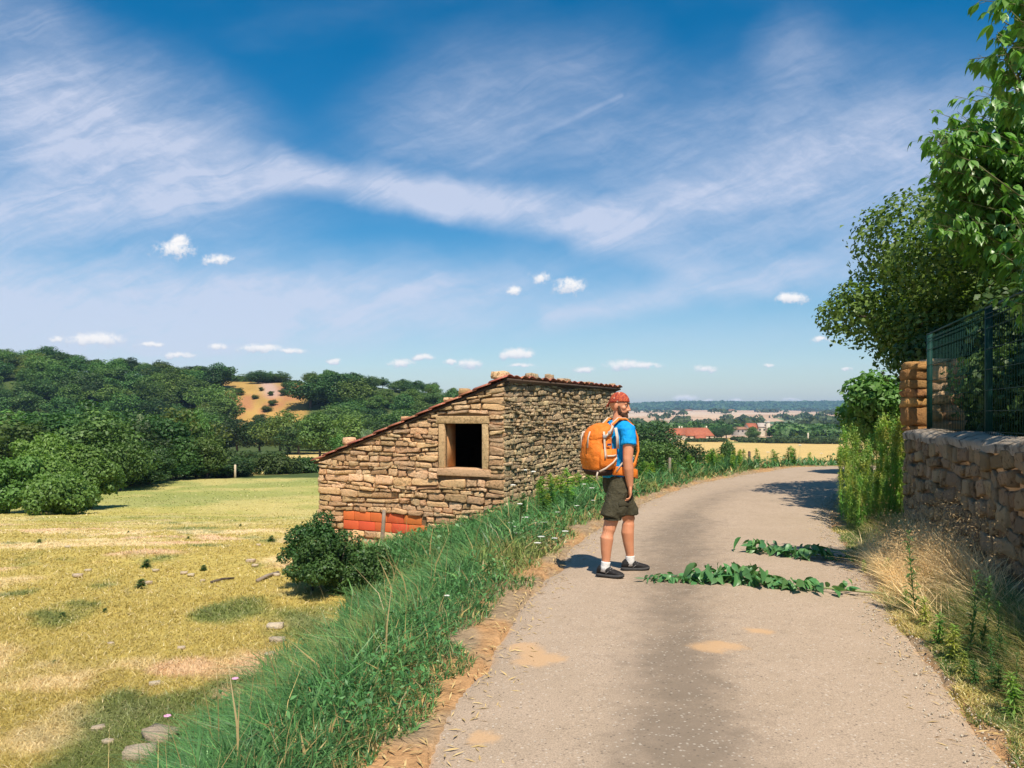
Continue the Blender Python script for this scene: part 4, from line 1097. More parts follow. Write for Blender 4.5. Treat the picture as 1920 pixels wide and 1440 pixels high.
def fallen_branches():
    lms = [leaf_mesh(LF_CUT, 1.0, .52, .3), leaf_mesh(LF_CUT, 1.0, .38, .7), leaf_mesh(LF_CUT, 1.0, .46, -.25)]; TW = M('cut_green_stem', (.25, .30, .12), (.20, .20, .09), 12, .6)
    def branch(pts, leaves, seed, label, stem=.011):
        rnd = random.Random(seed); pts = [Vector((px2(px, 2400 / (py - 780)), 2400 / (py - 780), z)) for px, py, z in pts]
        root = empty('cut_branch', (pts[0].x, pts[0].y, .02)); O = root.location
        mb = MB(); mb.tube(pts, [stem * (1 - .7 * i / (len(pts) - 1)) for i in range(len(pts))], 6); mb.xf(Matrix.Translation(-O)); mb.build('stem', TW, root)
        seglen = [(b - a).length for a, b in zip(pts[:-1], pts[1:])]; tot = sum(seglen)
        for (t0, t1, n, size, up) in leaves:
            for i in range(n):
                s = (t0 + (t1 - t0) * (i + rnd.random()) / n) * tot; k = 0
                while k < len(seglen) - 1 and s > seglen[k]: s -= seglen[k]; k += 1
                p = pts[k].lerp(pts[k + 1], min(s / seglen[k], 1)); a = rnd.uniform(0, 6.28)
                out = Vector((math.cos(a), math.sin(a) * .9 - .15, 0)); L = size * rnd.choice([.55, .7, .85, 1.0, 1.15, 1.3])
                b = p + out * rnd.uniform(.02, .13); b.z = max(.05, p.z + rnd.uniform(.0, up))
                d = Vector((out.x, out.y - .2, -min(.9, (b.z - .045) / L * rnd.uniform(.6, 1.0)))).normalized()
                side = d.cross(Vector((0, 0, 1))).normalized(); u = side.cross(d)
                m = Matrix((side, d, u)).transposed() @ Matrix.Rotation(rnd.uniform(-1.1, 1.1), 3, 'Y')
                o = link('leaf', rnd.choice(lms), root); o.matrix_local = Matrix.Translation(b - O) @ (m * L).to_4x4()
        tag(root, label, 'branch')
    branch([(1680, 1122, .03), (1600, 1118, .05), (1530, 1113, .06), (1450, 1105, .05), (1360, 1098, .05), (1290, 1095, .045), (1225, 1096, .045)],
           [(.80, 1.0, 74, .105, .06), (.50, .82, 120, .155, .17), (.36, .52, 55, .125, .07), (.24, .38, 18, .14, .08), (.17, .21, 6, .12, .10)], 3, 'long leafy green branch lying across the road nearest the dry grass', .013)
    branch([(1600, 1052, .03), (1560, 1052, .05), (1500, 1048, .05), (1450, 1042, .05), (1408, 1038, .05)],
           [(.80, 1.0, 40, .15, .15), (.58, .8, 20, .12, .07), (.25, .6, 56, .16, .14), (.08, .25, 10, .12, .03)], 8, 'shorter leafy green branch on the road behind the long one', .010)
fallen_branches()
# ------------------------------------------------------------------ grass and weeds
def blades(X, Y, Z, h, w, lean, rng, segs=2, az=None):
    """tapered bent blades; returns verts (n*(2*segs+1)) and tri/quads as one tri array"""
    n = len(X); a = rng.uniform(0, 2 * np.pi, n) if az is None else az; f = rng.uniform(0, 2 * np.pi, n)
    dx, dy = np.cos(a), np.sin(a); wx, wy = np.cos(f) * w / 2, np.sin(f) * w / 2
    rows = []
    for k in range(segs + 1):
        t = k / segs; bend = lean * h * t ** 1.8; zz = Z + h * (t - .28 * np.minimum(lean, 1.6) * t ** 2.2); ww = 1 - t ** 1.5
        cx, cy = X + dx * bend, Y + dy * bend
        if k < segs: rows += [np.stack([cx - wx * ww, cy - wy * ww, zz], 1), np.stack([cx + wx * ww, cy + wy * ww, zz], 1)]
        else: rows.append(np.stack([cx, cy, zz], 1))
    m = len(rows); V = np.stack(rows, 1).reshape(-1, 3); i = np.arange(n)[:, None] * m
    Fs = []
    for k in range(segs - 1): Fs += [i + np.array([[2 * k, 2 * k + 1, 2 * k + 3]]), i + np.array([[2 * k, 2 * k + 3, 2 * k + 2]])]
    k = segs - 1; Fs.append(i + np.array([[2 * k, 2 * k + 1, 2 * k + 2]]))
    return V, np.concatenate(Fs, 1).reshape(-1, 3), m
def grass_obj(name, X, Y, h, w, lean, col, rng, mat, segs=2, label=None, zoff=0.0, cat='grass'):
    Z = HT(X, Y) - .01 + zoff; V, Ft, m = blades(X, Y, Z, h, w, lean, rng, segs)
    c = np.repeat(col, m, axis=0).reshape(-1, m, 3)
    tag(mobj(name, V, Ft, mat, col=c.reshape(-1, 3)), label, cat, kind='stuff')
MG_ = bladmat('grass_blades', .30)
HC0 = np.array([-.18, 18.0]); HdS = np.array([.46, .888]) / np.hypot(.46, .888); HdG = np.array([-.888, .46]) / np.hypot(.46, .888)
def outside_house(X, Y, pad=.03):
    u = (X - HC0[0]) * HdG[0] + (Y - HC0[1]) * HdG[1]; s = (X - HC0[0]) * HdS[0] + (Y - HC0[1]) * HdS[1]
    return ~((u > -pad) & (u < 5.36 + pad) & (s > -pad) & (s < 7.3 + pad))
def bank_w(Y): return np.interp(Y, [5, 8, 11, 13, 17, 30, 40], [2.7, 3.1, 3.6, 4.2, 7.0, 7.0, 14])
def bank_grass():
    rng = np.random.RandomState(1)
    n = 520000
    # more blades close by: density falls with the square of distance
    Yc = 1.0 / rng.uniform(1 / 36, 1 / 2.2, n); Y = Yc; X = LPx(Y) - rng.rand(n) ** .9 * 11
    dl = sdist(X, Y, LP); w = bank_w(Y)
    edge = (fbm(X * 1.6, Y * 1.6, 5, 3) - .5)
    k = (dl > .20 + edge * .55) & (dl < w * (.90 + edge * .35)) & outside_house(X, Y)
    X, Y, dl, w = X[k], Y[k], dl[k], w[k]
    d = np.hypot(X, Y); keep = rng.rand(len(X)) < np.clip(1.15 * np.minimum(1, 9 / d) ** .3, 0, 1); X, Y, dl, w = X[keep], Y[keep], dl[keep], w[keep]
    print('bank blades', len(X))
    d = np.hypot(X, Y)
    tall = fbm(X * .8, Y * .8, 9, 3); rim = sstep(dl, .2, .9)
    h = (.09 + .26 * rim * (.35 + tall)) * rng.uniform(.55, 1.35, len(X)) * np.interp(Y, [3, 9, 16, 24], [.78, .95, 1.15, 1.25])
    wd = np.maximum(.0075, .0013 * d) * rng.uniform(.7, 1.7, len(X))
    lean = rng.uniform(.15, 1.7, len(X)); big = rng.rand(len(X)) < .14; wd[big] *= 2.0; h[big] *= 1.15
    r = rng.rand(len(X), 1); g1 = c3(.048, .135, .042); g2 = c3(.14, .31, .095); gy = c3(.32, .34, .10); st = c3(.46, .34, .14)
    col = g1 * (1 - r) + g2 * r
    yl = sstep(fbm(X * .7, Y * .7, 19, 3) + (1 - rim) * .16 + rng.normal(size=len(X)) * .07, .66, .80); col = mixc(col, gy, yl * .7)
    tl = rng.rand(len(X)) < .006; h[tl] *= 2.0; lean[tl] *= .5; wd[tl] *= .6; s = (rng.rand(len(X)) < .012 + .22 * (1 - rim)) | tl; col[s] = st * rng.uniform(.7, 1.1, (s.sum(), 1))
    hil = rng.rand(len(X)) < .16; col[hil] = col[hil] * np.array([1.6, 1.6, 1.5])  # random blades lightened: glossy highlights painted into their colour
    grass_obj('bank_grass', X, Y, h, wd, lean, np.clip(col, .01, .8), rng, MG_, 2, 'thick green grass covering the bank between road and meadow')
    # broad-leaved herbs among the grass
    k = rng.rand(len(X)) < .16; X, Y, d, dl = X[k], Y[k], d[k], dl[k]
    k = fbm(X * .9, Y * .9, 29, 3) > .45; X, Y, d = X[k], Y[k], d[k]
    Z = HT(X, Y) + rng.uniform(.05, .30, len(X)) * np.interp(Y, [3, 9, 20], [.7, 1, 1.3]); N = rng.normal(size=(len(X), 3)) * .6 + np.array([0, -.2, 1.0])
    V, Fq = leaf_quads(np.stack([X, Y, Z], 1), N, np.maximum(.034, .005 * d) * rng.uniform(.5, 1.6, len(X)), rng, .42)
    tag(mobj('bank_herbs', V, Fq, leafmat('bank_herb_leaves', (.055, .15, .045), (.15, .32, .10), .25, .42, .0, .35)), 'small leafy herbs mixed through the bank grass', 'herbs', kind='stuff')
def LPx(Y): return np.interp(Y, LP[:, 1], LP[:, 0])
def meadow_grass():
    rng = np.random.RandomState(2); n = 430000
    Y = 1.0 / rng.uniform(1 / 88, 1 / 5.0, n); u = rng.uniform(-.92, .12, n); X = u * Y
    dl = sdist(X, Y, LP); k = (dl > bank_w(Y) * .78) & outside_house(X, Y); X, Y = X[k], Y[k]
    print('meadow blades', len(X))
    d = np.hypot(X, Y); col = meadow_col(X, Y) * rng.uniform(.84, 1.22, (len(X), 1))
    s = rng.rand(len(X)) < .07; col[s] = c3(.84, .68, .38) * rng.uniform(.8, 1.15, (s.sum(), 1))
    gr = (col[:, 1] > col[:, 0] * .95)
    h = rng.uniform(.03, .085, len(X)) * np.where(gr, 1.3, 1.0) * (.7 + .8 * fbm(X * .7, Y * .7, 3, 3)); wd = np.maximum(.004, .0011 * d) * rng.uniform(.7, 1.5, len(X))
    grass_obj('meadow_grass', X, Y, h, wd, rng.uniform(.3, 2.2, len(X)), np.clip(col, .01, .85), rng, MG_, 2, 'short sunburnt meadow grass in straw and olive patches')
def right_verge():
    rng = np.random.RandomState(4)
    # mixed green and yellow grass between tarmac and wall
    n = 230000; s = rng.uniform(-.5, 9, n); P0 = np.array(W0)[:2]; D = np.array(WD)[:2]; N = np.array(WN)[:2]
    o = rng.uniform(-.05, 1.7, n); X = P0[0] + D[0] * s + N[0] * o; Y = P0[1] + D[1] * s + N[1] * o
    dr = -sdist(X, Y, RP); ed = (fbm(X * 2, Y * 2, 6, 3) - .5) * .6; k = dr > .0 + ed * .8; X, Y, dr, s, o = X[k], Y[k], dr[k], s[k], o[k]
    d = np.hypot(X, Y); nn = fbm(X * 1.1, Y * 1.1, 8, 3)
    dry = np.exp(-((s - 3.3) / 1.3) ** 2) * sstep(o, .0, .12)
    r = rng.rand(len(X), 1); green = c3(.09, .18, .045) * (1 - r) + c3(.22, .30, .075) * r; yel = c3(.64, .53, .17) * (.7 + .5 * r); straw = c3(.88, .66, .33) * (.8 + .4 * r)
    col = mixc(green, yel, sstep(nn + rng.normal(size=len(X)) * .06, .42, .58)); ks = rng.rand(len(X)) < dry * 1.1; col[ks] = straw[ks]
    ks2 = rng.rand(len(X)) < .12; col[ks2] = straw[ks2]
    h = (.05 + .14 * sstep(dr, .05, .7) + .06 * dry + .04 * sstep(s, 4.0, 5.2) * sstep(dr, .1, .6)) * rng.uniform(.5, 1.5, len(X))
    grass_obj('verge_grass', X, Y, h, np.maximum(.0062, .0012 * d) * rng.uniform(.6, 1.5, len(X)), rng.uniform(.3, 1.6, len(X)), np.clip(col, .01, .85), rng, MG_, 2, 'patchy green and yellow grass along the foot of roadside wall')
    # tall dry straw clump
    n = 9000; s = rng.normal(3.35, .80, n); o = rng.uniform(.12, .95, n); X = P0[0] + D[0] * s + N[0] * o; Y = P0[1] + D[1] * s + N[1] * o
    k = (-sdist(X, Y, RP) > .12) & (s > .6) & (s < 5.2); X, Y, o = X[k], Y[k], o[k]; r = rng.rand(len(X), 1)
    h = rng.uniform(.18, .52, len(X)) * np.where(o < .35, 1.2, .75)
    grass_obj('dry_straw', X, Y, h, .0075 * rng.uniform(.6, 1.5, len(X)), rng.uniform(.2, 1.7, len(X)), c3(.95, .73, .39) * (.85 + .45 * r), rng, MG_, 3, 'tall dry golden straw clump at the foot of roadside wall')
    # drooping seed heads of the dry grass
    k = rng.rand(len(X)) < .16; X, Y, h = X[k], Y[k], h[k]; reps = 9
    P = np.repeat(np.stack([X, Y, HT(X, Y) + h * 1.1], 1), reps, 0) + rng.normal(size=(len(X) * reps, 3)) * np.array([.045, .045, .10])
    V, Fq = leaf_quads(P, rng.normal(size=P.shape), .022 * rng.uniform(.6, 1.4, len(P)), rng, .25)
    tag(mobj('straw_seed_heads', V, Fq, leafmat('seed_heads', (.52, .36, .18), (.66, .48, .26), .2, .7, .0, .1, (1.1, 1.0, .8))), 'hanging oat-like seed heads above the dry straw', 'straw', kind='stuff')
    # fallen straw and litter along both tarmac edges
    n = 9000; i = rng.randint(60, 330, n); side = rng.rand(n) < .6
    P = np.where(side[:, None], LR[i], RR[i]) + rng.normal(size=(n, 2)) * np.array([.16, .12]); X, Y = P[:, 0], P[:, 1]
    Z = np.maximum(HT(X, Y), zroad(Y)) + .015
    V, Fq = leaf_quads(np.stack([X, Y, Z], 1), rng.normal(size=(n, 3)) * .25 + np.array([0, 0, 1.]), rng.uniform(.02, .09, n), rng, .14, .03)
    tag(mobj('road_edge_litter', V, Fq, leafmat('dry_litter', (.46, .28, .13), (.62, .42, .22), .1, .8, .0, .1, (1, 1, 1))), 'dry straw litter scattered along the tarmac edges', 'litter', kind='stuff')
    # gravel on the right edge
    n = 3600; i = rng.randint(70, 200, n); P = RR[i] + rng.normal(size=(n, 2)) * np.array([.13, .1]) - np.array([.08, 0]); X, Y = P[:, 0], P[:, 1]; s = rng.uniform(.003, .009, n)
    b = np.array([(1, 0, 0), (-1, 0, 0), (0, 1, 0), (0, -1, 0), (0, 0, 1), (0, 0, -1)], float); f = np.array([(0, 2, 4), (2, 1, 4), (1, 3, 4), (3, 0, 4), (2, 0, 5), (1, 2, 5), (3, 1, 5), (0, 3, 5)])
    V = (b[None] * s[:, None, None] * rng.uniform(.6, 1.3, (n, 6, 3)) + np.stack([X, Y, np.maximum(HT(X, Y), zroad(Y)) + .012 + s * .5], 1)[:, None]).reshape(-1, 3); Ft = (np.arange(n)[:, None, None] * 6 + f[None]).reshape(-1, 3)
    tag(mobj('roadside_gravel', V, Ft, leafmat('gravel', (.34, .27, .21), (.60, .52, .42), 0.0, .9, .0, .1)), 'loose gravel chips along the right tarmac edge', 'gravel', kind='stuff')
bank_grass(); meadow_grass(); right_verge()

# tall weeds: leafy upright stalks, a few shapes shared by many plants
def weed_mesh(name, seed, H, mat, nleaf, leaf, spread, plume=0, aspect=.16):
    rng = np.random.RandomState(seed); t = rng.rand(nleaf) ** .85; a = rng.uniform(0, 6.28, nleaf)
    L = leaf * (1.15 - .55 * t) * rng.uniform(.7, 1.2, nleaf)
    lx = .10 * H * np.sin(t * 1.5); el = rng.uniform(-.1, .9, nleaf)
    d = np.stack([np.cos(a) * np.cos(el), np.sin(a) * np.cos(el), np.sin(el)], 1); B = np.stack([lx, lx * .2, t * H], 1)
    side = np.stack([-np.sin(a), np.cos(a), a * 0], 1) * (L * aspect / 2)[:, None]
    mid = B + d * (L * .45)[:, None]; tip = B + d * L[:, None] - np.array([0, 0, 1.]) * (L * .25)[:, None]
    V = np.stack([B, mid - side, tip, mid + side], 1).reshape(-1, 3); Fq = np.arange(nleaf)[:, None] * 4 + np.array([[0, 1, 2, 3]])
    Vs = [V]; Fs = [Fq]; c = len(V)
    if plume:
        P = rng.normal(size=(plume, 3)) * np.array([.05, .05, .11]) * H * .55; P[:, 2] += H * .98; P[:, 0] += .10 * H
        v2, f2 = leaf_quads(P, rng.normal(size=P.shape), leaf * .30 * rng.uniform(.6, 1.3, plume), rng, .45); Vs.append(v2); Fs.append(f2 + c); c += len(v2)
    mb = MB(); mb.tube([(0, 0, -.05), (.10 * H * .47, .02 * H * .47, H * .35), (.10 * H * .85, .02 * H * .85, H * .7), (.1 * H, .02 * H, H)], [.008, .007, .005, .002], 5)
    tv = np.array(mb.V); tq = np.array([f for f in mb.F if len(f) == 4]) + c; Vs.append(tv); Fs.append(tq)
    return mesh_np(name, np.vstack(Vs), Fs, mat)
LF_WEED = leafmat('tall_weed_leaves', (.15, .32, .065), (.27, .46, .11), .36, .5, .16, patch=((.42, .42, .10), 2.6))
LF_FLEA = leafmat('fleabane_leaves', (.065, .15, .045), (.11, .22, .06), .3, .45, .08)
def weeds():
    rnd = random.Random(5)
    pr = [weed_mesh('tall_weed', 10 + k, 1.0, LF_WEED, 330, .115, 1, 200, .13) for k in range(4)]
    n = 0
    for i in range(400):
        X = rnd.uniform(4.5, 6.9); Y = rnd.uniform(10.6, 15.6)
        dr = float(-sdist(np.array([X]), np.array([Y]), RP)[0]); px = 960 + X / Y * 1500
        if dr < .15 or px < 1568 or px > 1705 or n >= 170: continue
        if Y < 11.2 and X > 5.0: continue
        top = np.interp(px, [1568, 1590, 1605, 1625, 1645, 1670, 1700], [865, 830, 790, 850, 800, 805, 812])
        h = min(max(pz(top + rnd.uniform(-8, 120), Y), .6), 1.75)
        o = link('tall_weed', rnd.choice(pr)); o.location = (X, Y, gz(X, Y)); o.rotation_euler = (0, 0, rnd.uniform(0, 6.28)); o.scale = (h * .85, h * .85, h)
        tag(o, ('head-high' if h > 1.4 else 'chest-high' if h > 1.1 else 'waist-high') + ' green weed in the thicket between road and wall end', 'weed', 'tall weeds by the wall end'); n += 1
    fp = [weed_mesh('fleabane', 30 + k, 1.0, LF_FLEA, 170, .17, 1, 0, .17) for k in range(3)]
    for px, py, top, lab in ((1815, 1240, 1058, 'tallest upright feathery weed rising from the dry straw'), (1838, 1250, 1072, 'upright feathery weed just beside the tallest one'), (1718, 1160, 985, 'single upright weed spike in front of the shaded wall'), (1880, 1262, 1120, 'upright weed by the wall at the edge of the straw'), (1860, 1300, 1180, 'short upright weed in the yellow verge grass'), (1900, 1330, 1210, 'short leafy weed at the wall end of the verge')):
        Y = 2400 / (py - 780); X = px2(px, Y); h = pz(top, Y) - .05
        o = link('fleabane', rnd.choice(fp)); o.location = (X, Y, gz(X, Y)); o.rotation_euler = (0, 0, rnd.uniform(0, 6)); o.scale = (h * .85, h * .85, max(h, .2)); tag(o, lab, 'weed')
    # leafy tufts at the front of the verge
    tp = [weed_mesh('verge_weed', 50 + k, .34, LF_WEED if k else LF_FLEA, 170, .09, 1, 0, .2) for k in range(3)]
    for px, py in ((1700, 1150), (1735, 1180), (1760, 1215), (1800, 1270), (1830, 1290), (1870, 1310), (1905, 1350), (1880, 1275), (1660, 1090), (1780, 1240), (1640, 1050), (1622, 1075)):
        Y = 2400 / (py - 780); X = px2(px, Y); s = rnd.uniform(.5, .9)
        o = link('verge_weed', rnd.choice(tp)); o.location = (X, Y, gz(X, Y)); o.rotation_euler = (0, 0, rnd.uniform(0, 6)); o.scale = (s, s, s * .8); tag(o, 'low leafy weed tuft on the verge beside the tarmac', 'weed', 'weed tufts on the right verge')
    # bank top weeds toward the bend
    bp = [weed_mesh('bank_weed', 60 + k, .8, LF_WEED if k else LF_FLEA, 150, .15, 1, 30, .24) for k in range(3)]; n = 0
    for i in range(130):
        Y = rnd.uniform(13, 29); dl = rnd.uniform(.7, 3.2); X = float(LPx(Y)) - dl * 1.15
        if not outside_house(np.array([X]), np.array([Y]), .3)[0] or 960 + X / Y * 1500 < 985: continue
        s = rnd.uniform(.55, 1.1); o = link('bank_weed', rnd.choice(bp)); o.location = (X, Y, gz(X, Y)); o.rotation_euler = (0, 0, rnd.uniform(0, 6)); o.scale = (s * 1.2, s * 1.2, s * .8)
        tag(o, 'bushy green weed on the road bank past the barn', 'weed', 'weeds along the bank past the barn'); n += 1
weeds()

# flowers
def flowers():
    rnd = random.Random(9)
    ST = M('flower_stem', (.20, .27, .10), (.15, .2, .08), 9, .7); WH = M('white_umbel', (.80, .78, .70), (.70, .68, .58), 60, .8); PK = M('pink_petal', (.62, .28, .45), (.70, .42, .55), 40, .7)
    stem = MB(); stem.tube([(0, 0, -.03), (.02, .01, .35), (.03, .03, .66)], [.004, .0035, .0025], 5); sm = stem.mesh('stem', ST)
    um = MB()
    for k in range(34):
        a = k * 2.4; r = .046 * math.sqrt(k / 34); um.ell((.03 + r * math.cos(a), .03 + r * math.sin(a), .67 + .012 - r * r * 4 + rnd.uniform(-.003, .003)), (.0085, .0085, .0045), 6, 4)
    for k in range(9): a = k * .7; um.tube([(.03, .03, .655), (.03 + .035 * math.cos(a), .03 + .035 * math.sin(a), .672)], [.0015, .0012], 3)
    me = um.mesh('umbel', WH)
    def carrot(px, py, Y, lab, grp=None, s=1.0):
        X = px2(px, Y); zt = pz(py, Y); g = gz(X, Y); h = max(zt - g, .12)
        r = empty('wild_carrot', (X - .03 * s, Y - .03, g), 0); r.scale = (s, s, h / .67)
        a = link('stem', sm, r); b = link('umbel', me, r); b.scale = (1, 1, 1)
        tag(r, lab, 'flower', grp)
    L1 = 'white wild carrot flower on the bank below the barn corner'
    for px, py in ((960, 980), (963, 987), (968, 993), (970, 998), (965, 1004), (972, 1010), (985, 970), (1002, 980), (975, 945), (1095, 908), (1110, 915), (1082, 948), (1112, 938), (1045, 960), (1020, 985), (1060, 1000), (1040, 1020), (1000, 885), (985, 882), (962, 910), (1015, 1015), (1008, 1022)):
        Y = np.interp(py, [880, 1025], [16.0, 9.3]) + rnd.uniform(-.3, .3); carrot(px, py, Y, L1, 'white flowers on the bank', rnd.uniform(.75, 1.15))
    for px, py, Y, lab in ((790, 1165, 6.9, 'pale round flower low on the bank grass'), (803, 1160, 6.9, 'largest pale flower head low on the bank grass'), (838, 1182, 6.6, 'small white flower nearest the road on the bank')): carrot(px, py, Y, lab, None, .55)
    for px, py, Y, lab in ((1880, 1143, 6.3, 'white flower in the straw against the wall'), (1818, 1179, 5.9, 'white flower in front of the tallest feathery weed'), (1852, 1208, 5.7, 'white flower lowest in the yellow verge grass')): carrot(px, py, Y, lab, None, .7)
    for px, py, Y, lab in ((1500, 835, 29, 'white flower head standing on the bank by the bend'), (1440, 848, 25, 'white flower head on the bank near the fence post'), (1540, 850, 28, 'white flower head on the bank where the road bends away')): carrot(px, py, Y, lab, None, 1.2)
    pm = MB()
    for k in range(6): a = k * 1.05; pm.ell((.016 * math.cos(a), .016 * math.sin(a), .0), (.014, .014, .006), 7, 4)
    pk = pm.mesh('petals', PK); s2 = MB(); s2.tube([(0, 0, -.35), (.01, 0, -.1), (0, 0, 0)], [.004, .003, .003], 5); sm2 = s2.mesh('stem', ST)
    for px, py, Y, lab in ((441, 1272, 6.4, 'pink mallow flower upper of two at the bank foot'), (314, 1342, 6.0, 'pink mallow flower lower of two at the bank foot')):
        X = px2(px, Y); r = empty('mallow_flower', (X, Y, max(pz(py, Y), gz(X, Y) + .12))); link('stem', sm2, r); link('petals', pk, r); tag(r, lab, 'flower')
    # bent seed stalk arching over the bank
    P = lambda px, py, Y: Vector((px2(px, Y), Y, pz(py, Y)))
    mb = MB(); b = P(905, 1050, 10.2); mb.tube([b - Vector((0, 0, .25)), b, P(935, 1033, 10.1), P(975, 1020, 10.0), P(1005, 1019, 9.9)], [.008, .008, .007, .006, .005], 6); o = mb.build('arching_stalk', M('straw_stalk', (.62, .52, .30), (.5, .42, .22), 9, .7)); tag(o, 'pale arching seed stalk bending over the bank grass', 'stalk')
flowers()

# stones, sticks and tufts in the meadow
def meadow_bits():
    rnd = random.Random(17); WS = stone_mat('white_field_stone', (.72, .60, .42), (.66, .53, .36), (.44, .32, .19), (.80, .72, .58), (.60, .48, .32), (.60, .74), .12)
    def gy(px, py):                     # where the sight line through that spot meets the meadow
        Y = 4.0
        for _ in range(400):
            X = px2(px, Y); 
            if pz(py, Y) <= gz(X, Y): break
            Y *= 1.012
        return X, Y
    spec = [(470, 1057, 16, 'chunky white stone near the shrub in the meadow'), (478, 1065, 12, None), (278, 1097, 15, 'flat white stone by the small thistle'), (292, 1075, 12, None), (345, 1080, 13, None), (358, 1082, 12, None), (165, 1073, 12, None), (146, 1085, 18, None), (127, 1028, 10, None), (380, 1092, 9, None), (485, 1025, 9, None), (518, 1081, 14, None), (516, 1183, 30, 'broad flat pale stone where meadow meets the bank'), (520, 1210, 28, 'pale stone half buried in the bank foot'), (506, 1236, 18, None), (290, 1290, 20, None), (203, 1396, 20, 'small white stone in the green grass near the corner'), (184, 1376, 24, 'pinkish flat stone in the green grass near the corner'), (300, 1390, 62, 'large pale boulder showing at the foot of the bank'), (262, 1424, 60, 'low cracked boulder at the very foot of bank'), (340, 1222, 14, None), (208, 1212, 12, None)]
    for i, (px, py, w, lab) in enumerate(spec):
        X, Y = gy(px, py); s = w / 1500 * Y
        hh = .38 if w < 40 else .42
        o = link('field_stone', rock_mesh((s, s * .75, s * hh), i * 13 + 1, WS)); o.location = (X, Y, gz(X, Y) + s * hh * .25 + .02); o.rotation_euler = (0, 0, rnd.uniform(-.5, .5))
        tag(o, lab or 'small whitish stone lying in the dry meadow', 'stone', None if lab else 'small stones in the meadow')
    for a, b, r, lab, mt in (((482, 1093), (522, 1079), .035, 'short pale log poking out from under the shrub', MAT_WOOD), ((395, 1096), (438, 1088), .025, 'dark stick lying flat in the dry meadow', BARK)):
        A, B = gy(*a), gy(*b); mb = MB(); mb.tube([(A[0], A[1], gz(*A) + r), ((A[0] + B[0]) / 2, (A[1] + B[1]) / 2, max(gz(*A), gz(*B)) + r * 1.3), (B[0], B[1], gz(*B) + r)], [r, r * .95, r * .8], 7); tag(mb.build('fallen_stick', mt), lab, 'stick')
    tp = [weed_mesh('thistle', 80 + k, .35, LF_FLEA, 130, .13, 1, 20, .3) for k in range(2)]
    for px, py, h, lab in ((272, 1068, .5, 'dark thistle upright in the meadow, farther of two close together'), (261, 1105, .5, 'dark thistle in the meadow beside the flat white stone'), (507, 1018, .5, 'round dark weed tuft in the meadow near the shrub'), (380, 1072, .35, None), (72, 1020, .35, None), (352, 1012, .25, None), (115, 1160, .25, None), (195, 1150, .2, None), (240, 1000, .2, None), (450, 988, .3, None), (100, 1250, .15, None)):
        X, Y = gy(px, py); o = link('thistle', tp[len(lab or '') % 2]); o.location = (X, Y, gz(X, Y)); k = h / .75; o.scale = (k * 1.5, k * 1.5, k * .7); tag(o, lab or 'small dark weed tuft dotted in the dry meadow', 'weed', None if lab else 'weed tufts in the meadow')
    for px, py, Y, h, lab in ((1405, 846, 30, .75, 'dark wooden fence post on the bank before the valley field'), (1256, 858, 27, .5, 'pale fence post among the bank weeds by the hiker')):
        X = px2(px, Y); zt = pz(py, Y); mb = MB(); mb.tube([(0, 0, gz(X, Y) - zt - .2), (0, 0, -.02), (.004, 0, 0)], [.055, .05, .035], 8); o = mb.build('fence_post', BARK if h > .6 else MAT_WOOD); o.location = (X, Y, zt); tag(o, lab, 'post')
    X, Y = px2(441, 92.), 92.; mb = MB(); mb.tube([(0, 0, -.3), (0, 0, 1.5), (0, 0, 1.55)], [.13, .12, .08], 8); o = mb.build('fence_post', WS); o.location = (X, Y, gz(X, Y)); tag(o, 'white post standing before the hedge closing the meadow', 'post')
meadow_bits()
# ------------------------------------------------------------------ the valley: farms, far woods, haze
WHITE = M('limewashed_wall', (.66, .58, .46), (.56, .48, .36), .5, .9); ROOFR = M('red_clay_roof', (.42, .13, .065), (.34, .10, .05), .6, .9, c3=(.30, .13, .08), s3=.9)
DARKW = M('dark_window', (.03, .03, .035), (.02, .02, .02), 1, .3); GREYW = M('grey_barn_wall', (.40, .37, .33), (.33, .30, .26), .5, .9); ROOFG = M('brown_barn_roof', (.32, .17, .10), (.26, .14, .09), .5, .9)
def house_mb(root, c, L, D, he, hr, rz, wall, roof, hip=0.0, wins=(), chim=(), name=''):
    """gabled block: ridge along local x"""
    m = Matrix.Translation(Vector(c)) @ Matrix.Rotation(rz, 4, 'Z'); l, d = L / 2, D / 2
    mb = MB(); V = [(-l, -d, -1), (l, -d, -1), (l, d, -1), (-l, d, -1), (-l, -d, he), (l, -d, he), (l, d, he), (-l, d, he), (-l + .02, 0, hr - .25), (l - .02 - hip, 0, hr - .25)]
    Fa = [(0, 1, 5, 4), (2, 3, 7, 6), (1, 2, 6, 5), (3, 0, 4, 7), (4, 8, 7)] + ([(5, 6, 9)] if not hip else []); mb.add(V, Fa); mb.xf(m); mb.build('wall', wall, root)
    mb = MB(); o = .5; sl = (hr - he) / d; z0 = he - o * sl
    top = [(-l - .3, 0, hr), (l + .3 - hip, 0, hr)]
    V = [(-l - .3, -d - o, z0), (l + .3, -d - o, z0), (l + .3, d + o, z0), (-l - .3, d + o, z0)] + top
    V += [(x, y, z - .22) for x, y, z in V]
    Fa = [(0, 1, 5, 4), (2, 3, 4, 5), (6, 10, 11, 7), (8, 11, 10, 9), (0, 6, 7, 1), (2, 8, 9, 3), (3, 9, 10, 4), (0, 4, 10, 6), (1, 2, 5) if hip else (1, 7, 11, 5), (7, 11, 8) if hip else (2, 5, 11, 8), (1, 7, 8, 2)][: 11]
    mb.add(V, Fa); mb.xf(m); rf = mb.build('roof', roof, root)
    for x, y in chim:
        mb = MB(); mb.box((x, y, hr + .3), (.9, .7, 2.0)); mb.xf(m); q = mb.build('chimney', wall, root); q.parent = rf
    for x, z, w, h in wins:
        mb = MB(); mb.box((x, -d - .05, z), (w, .12, h)); mb.xf(m); mb.build('window', DARKW, root)
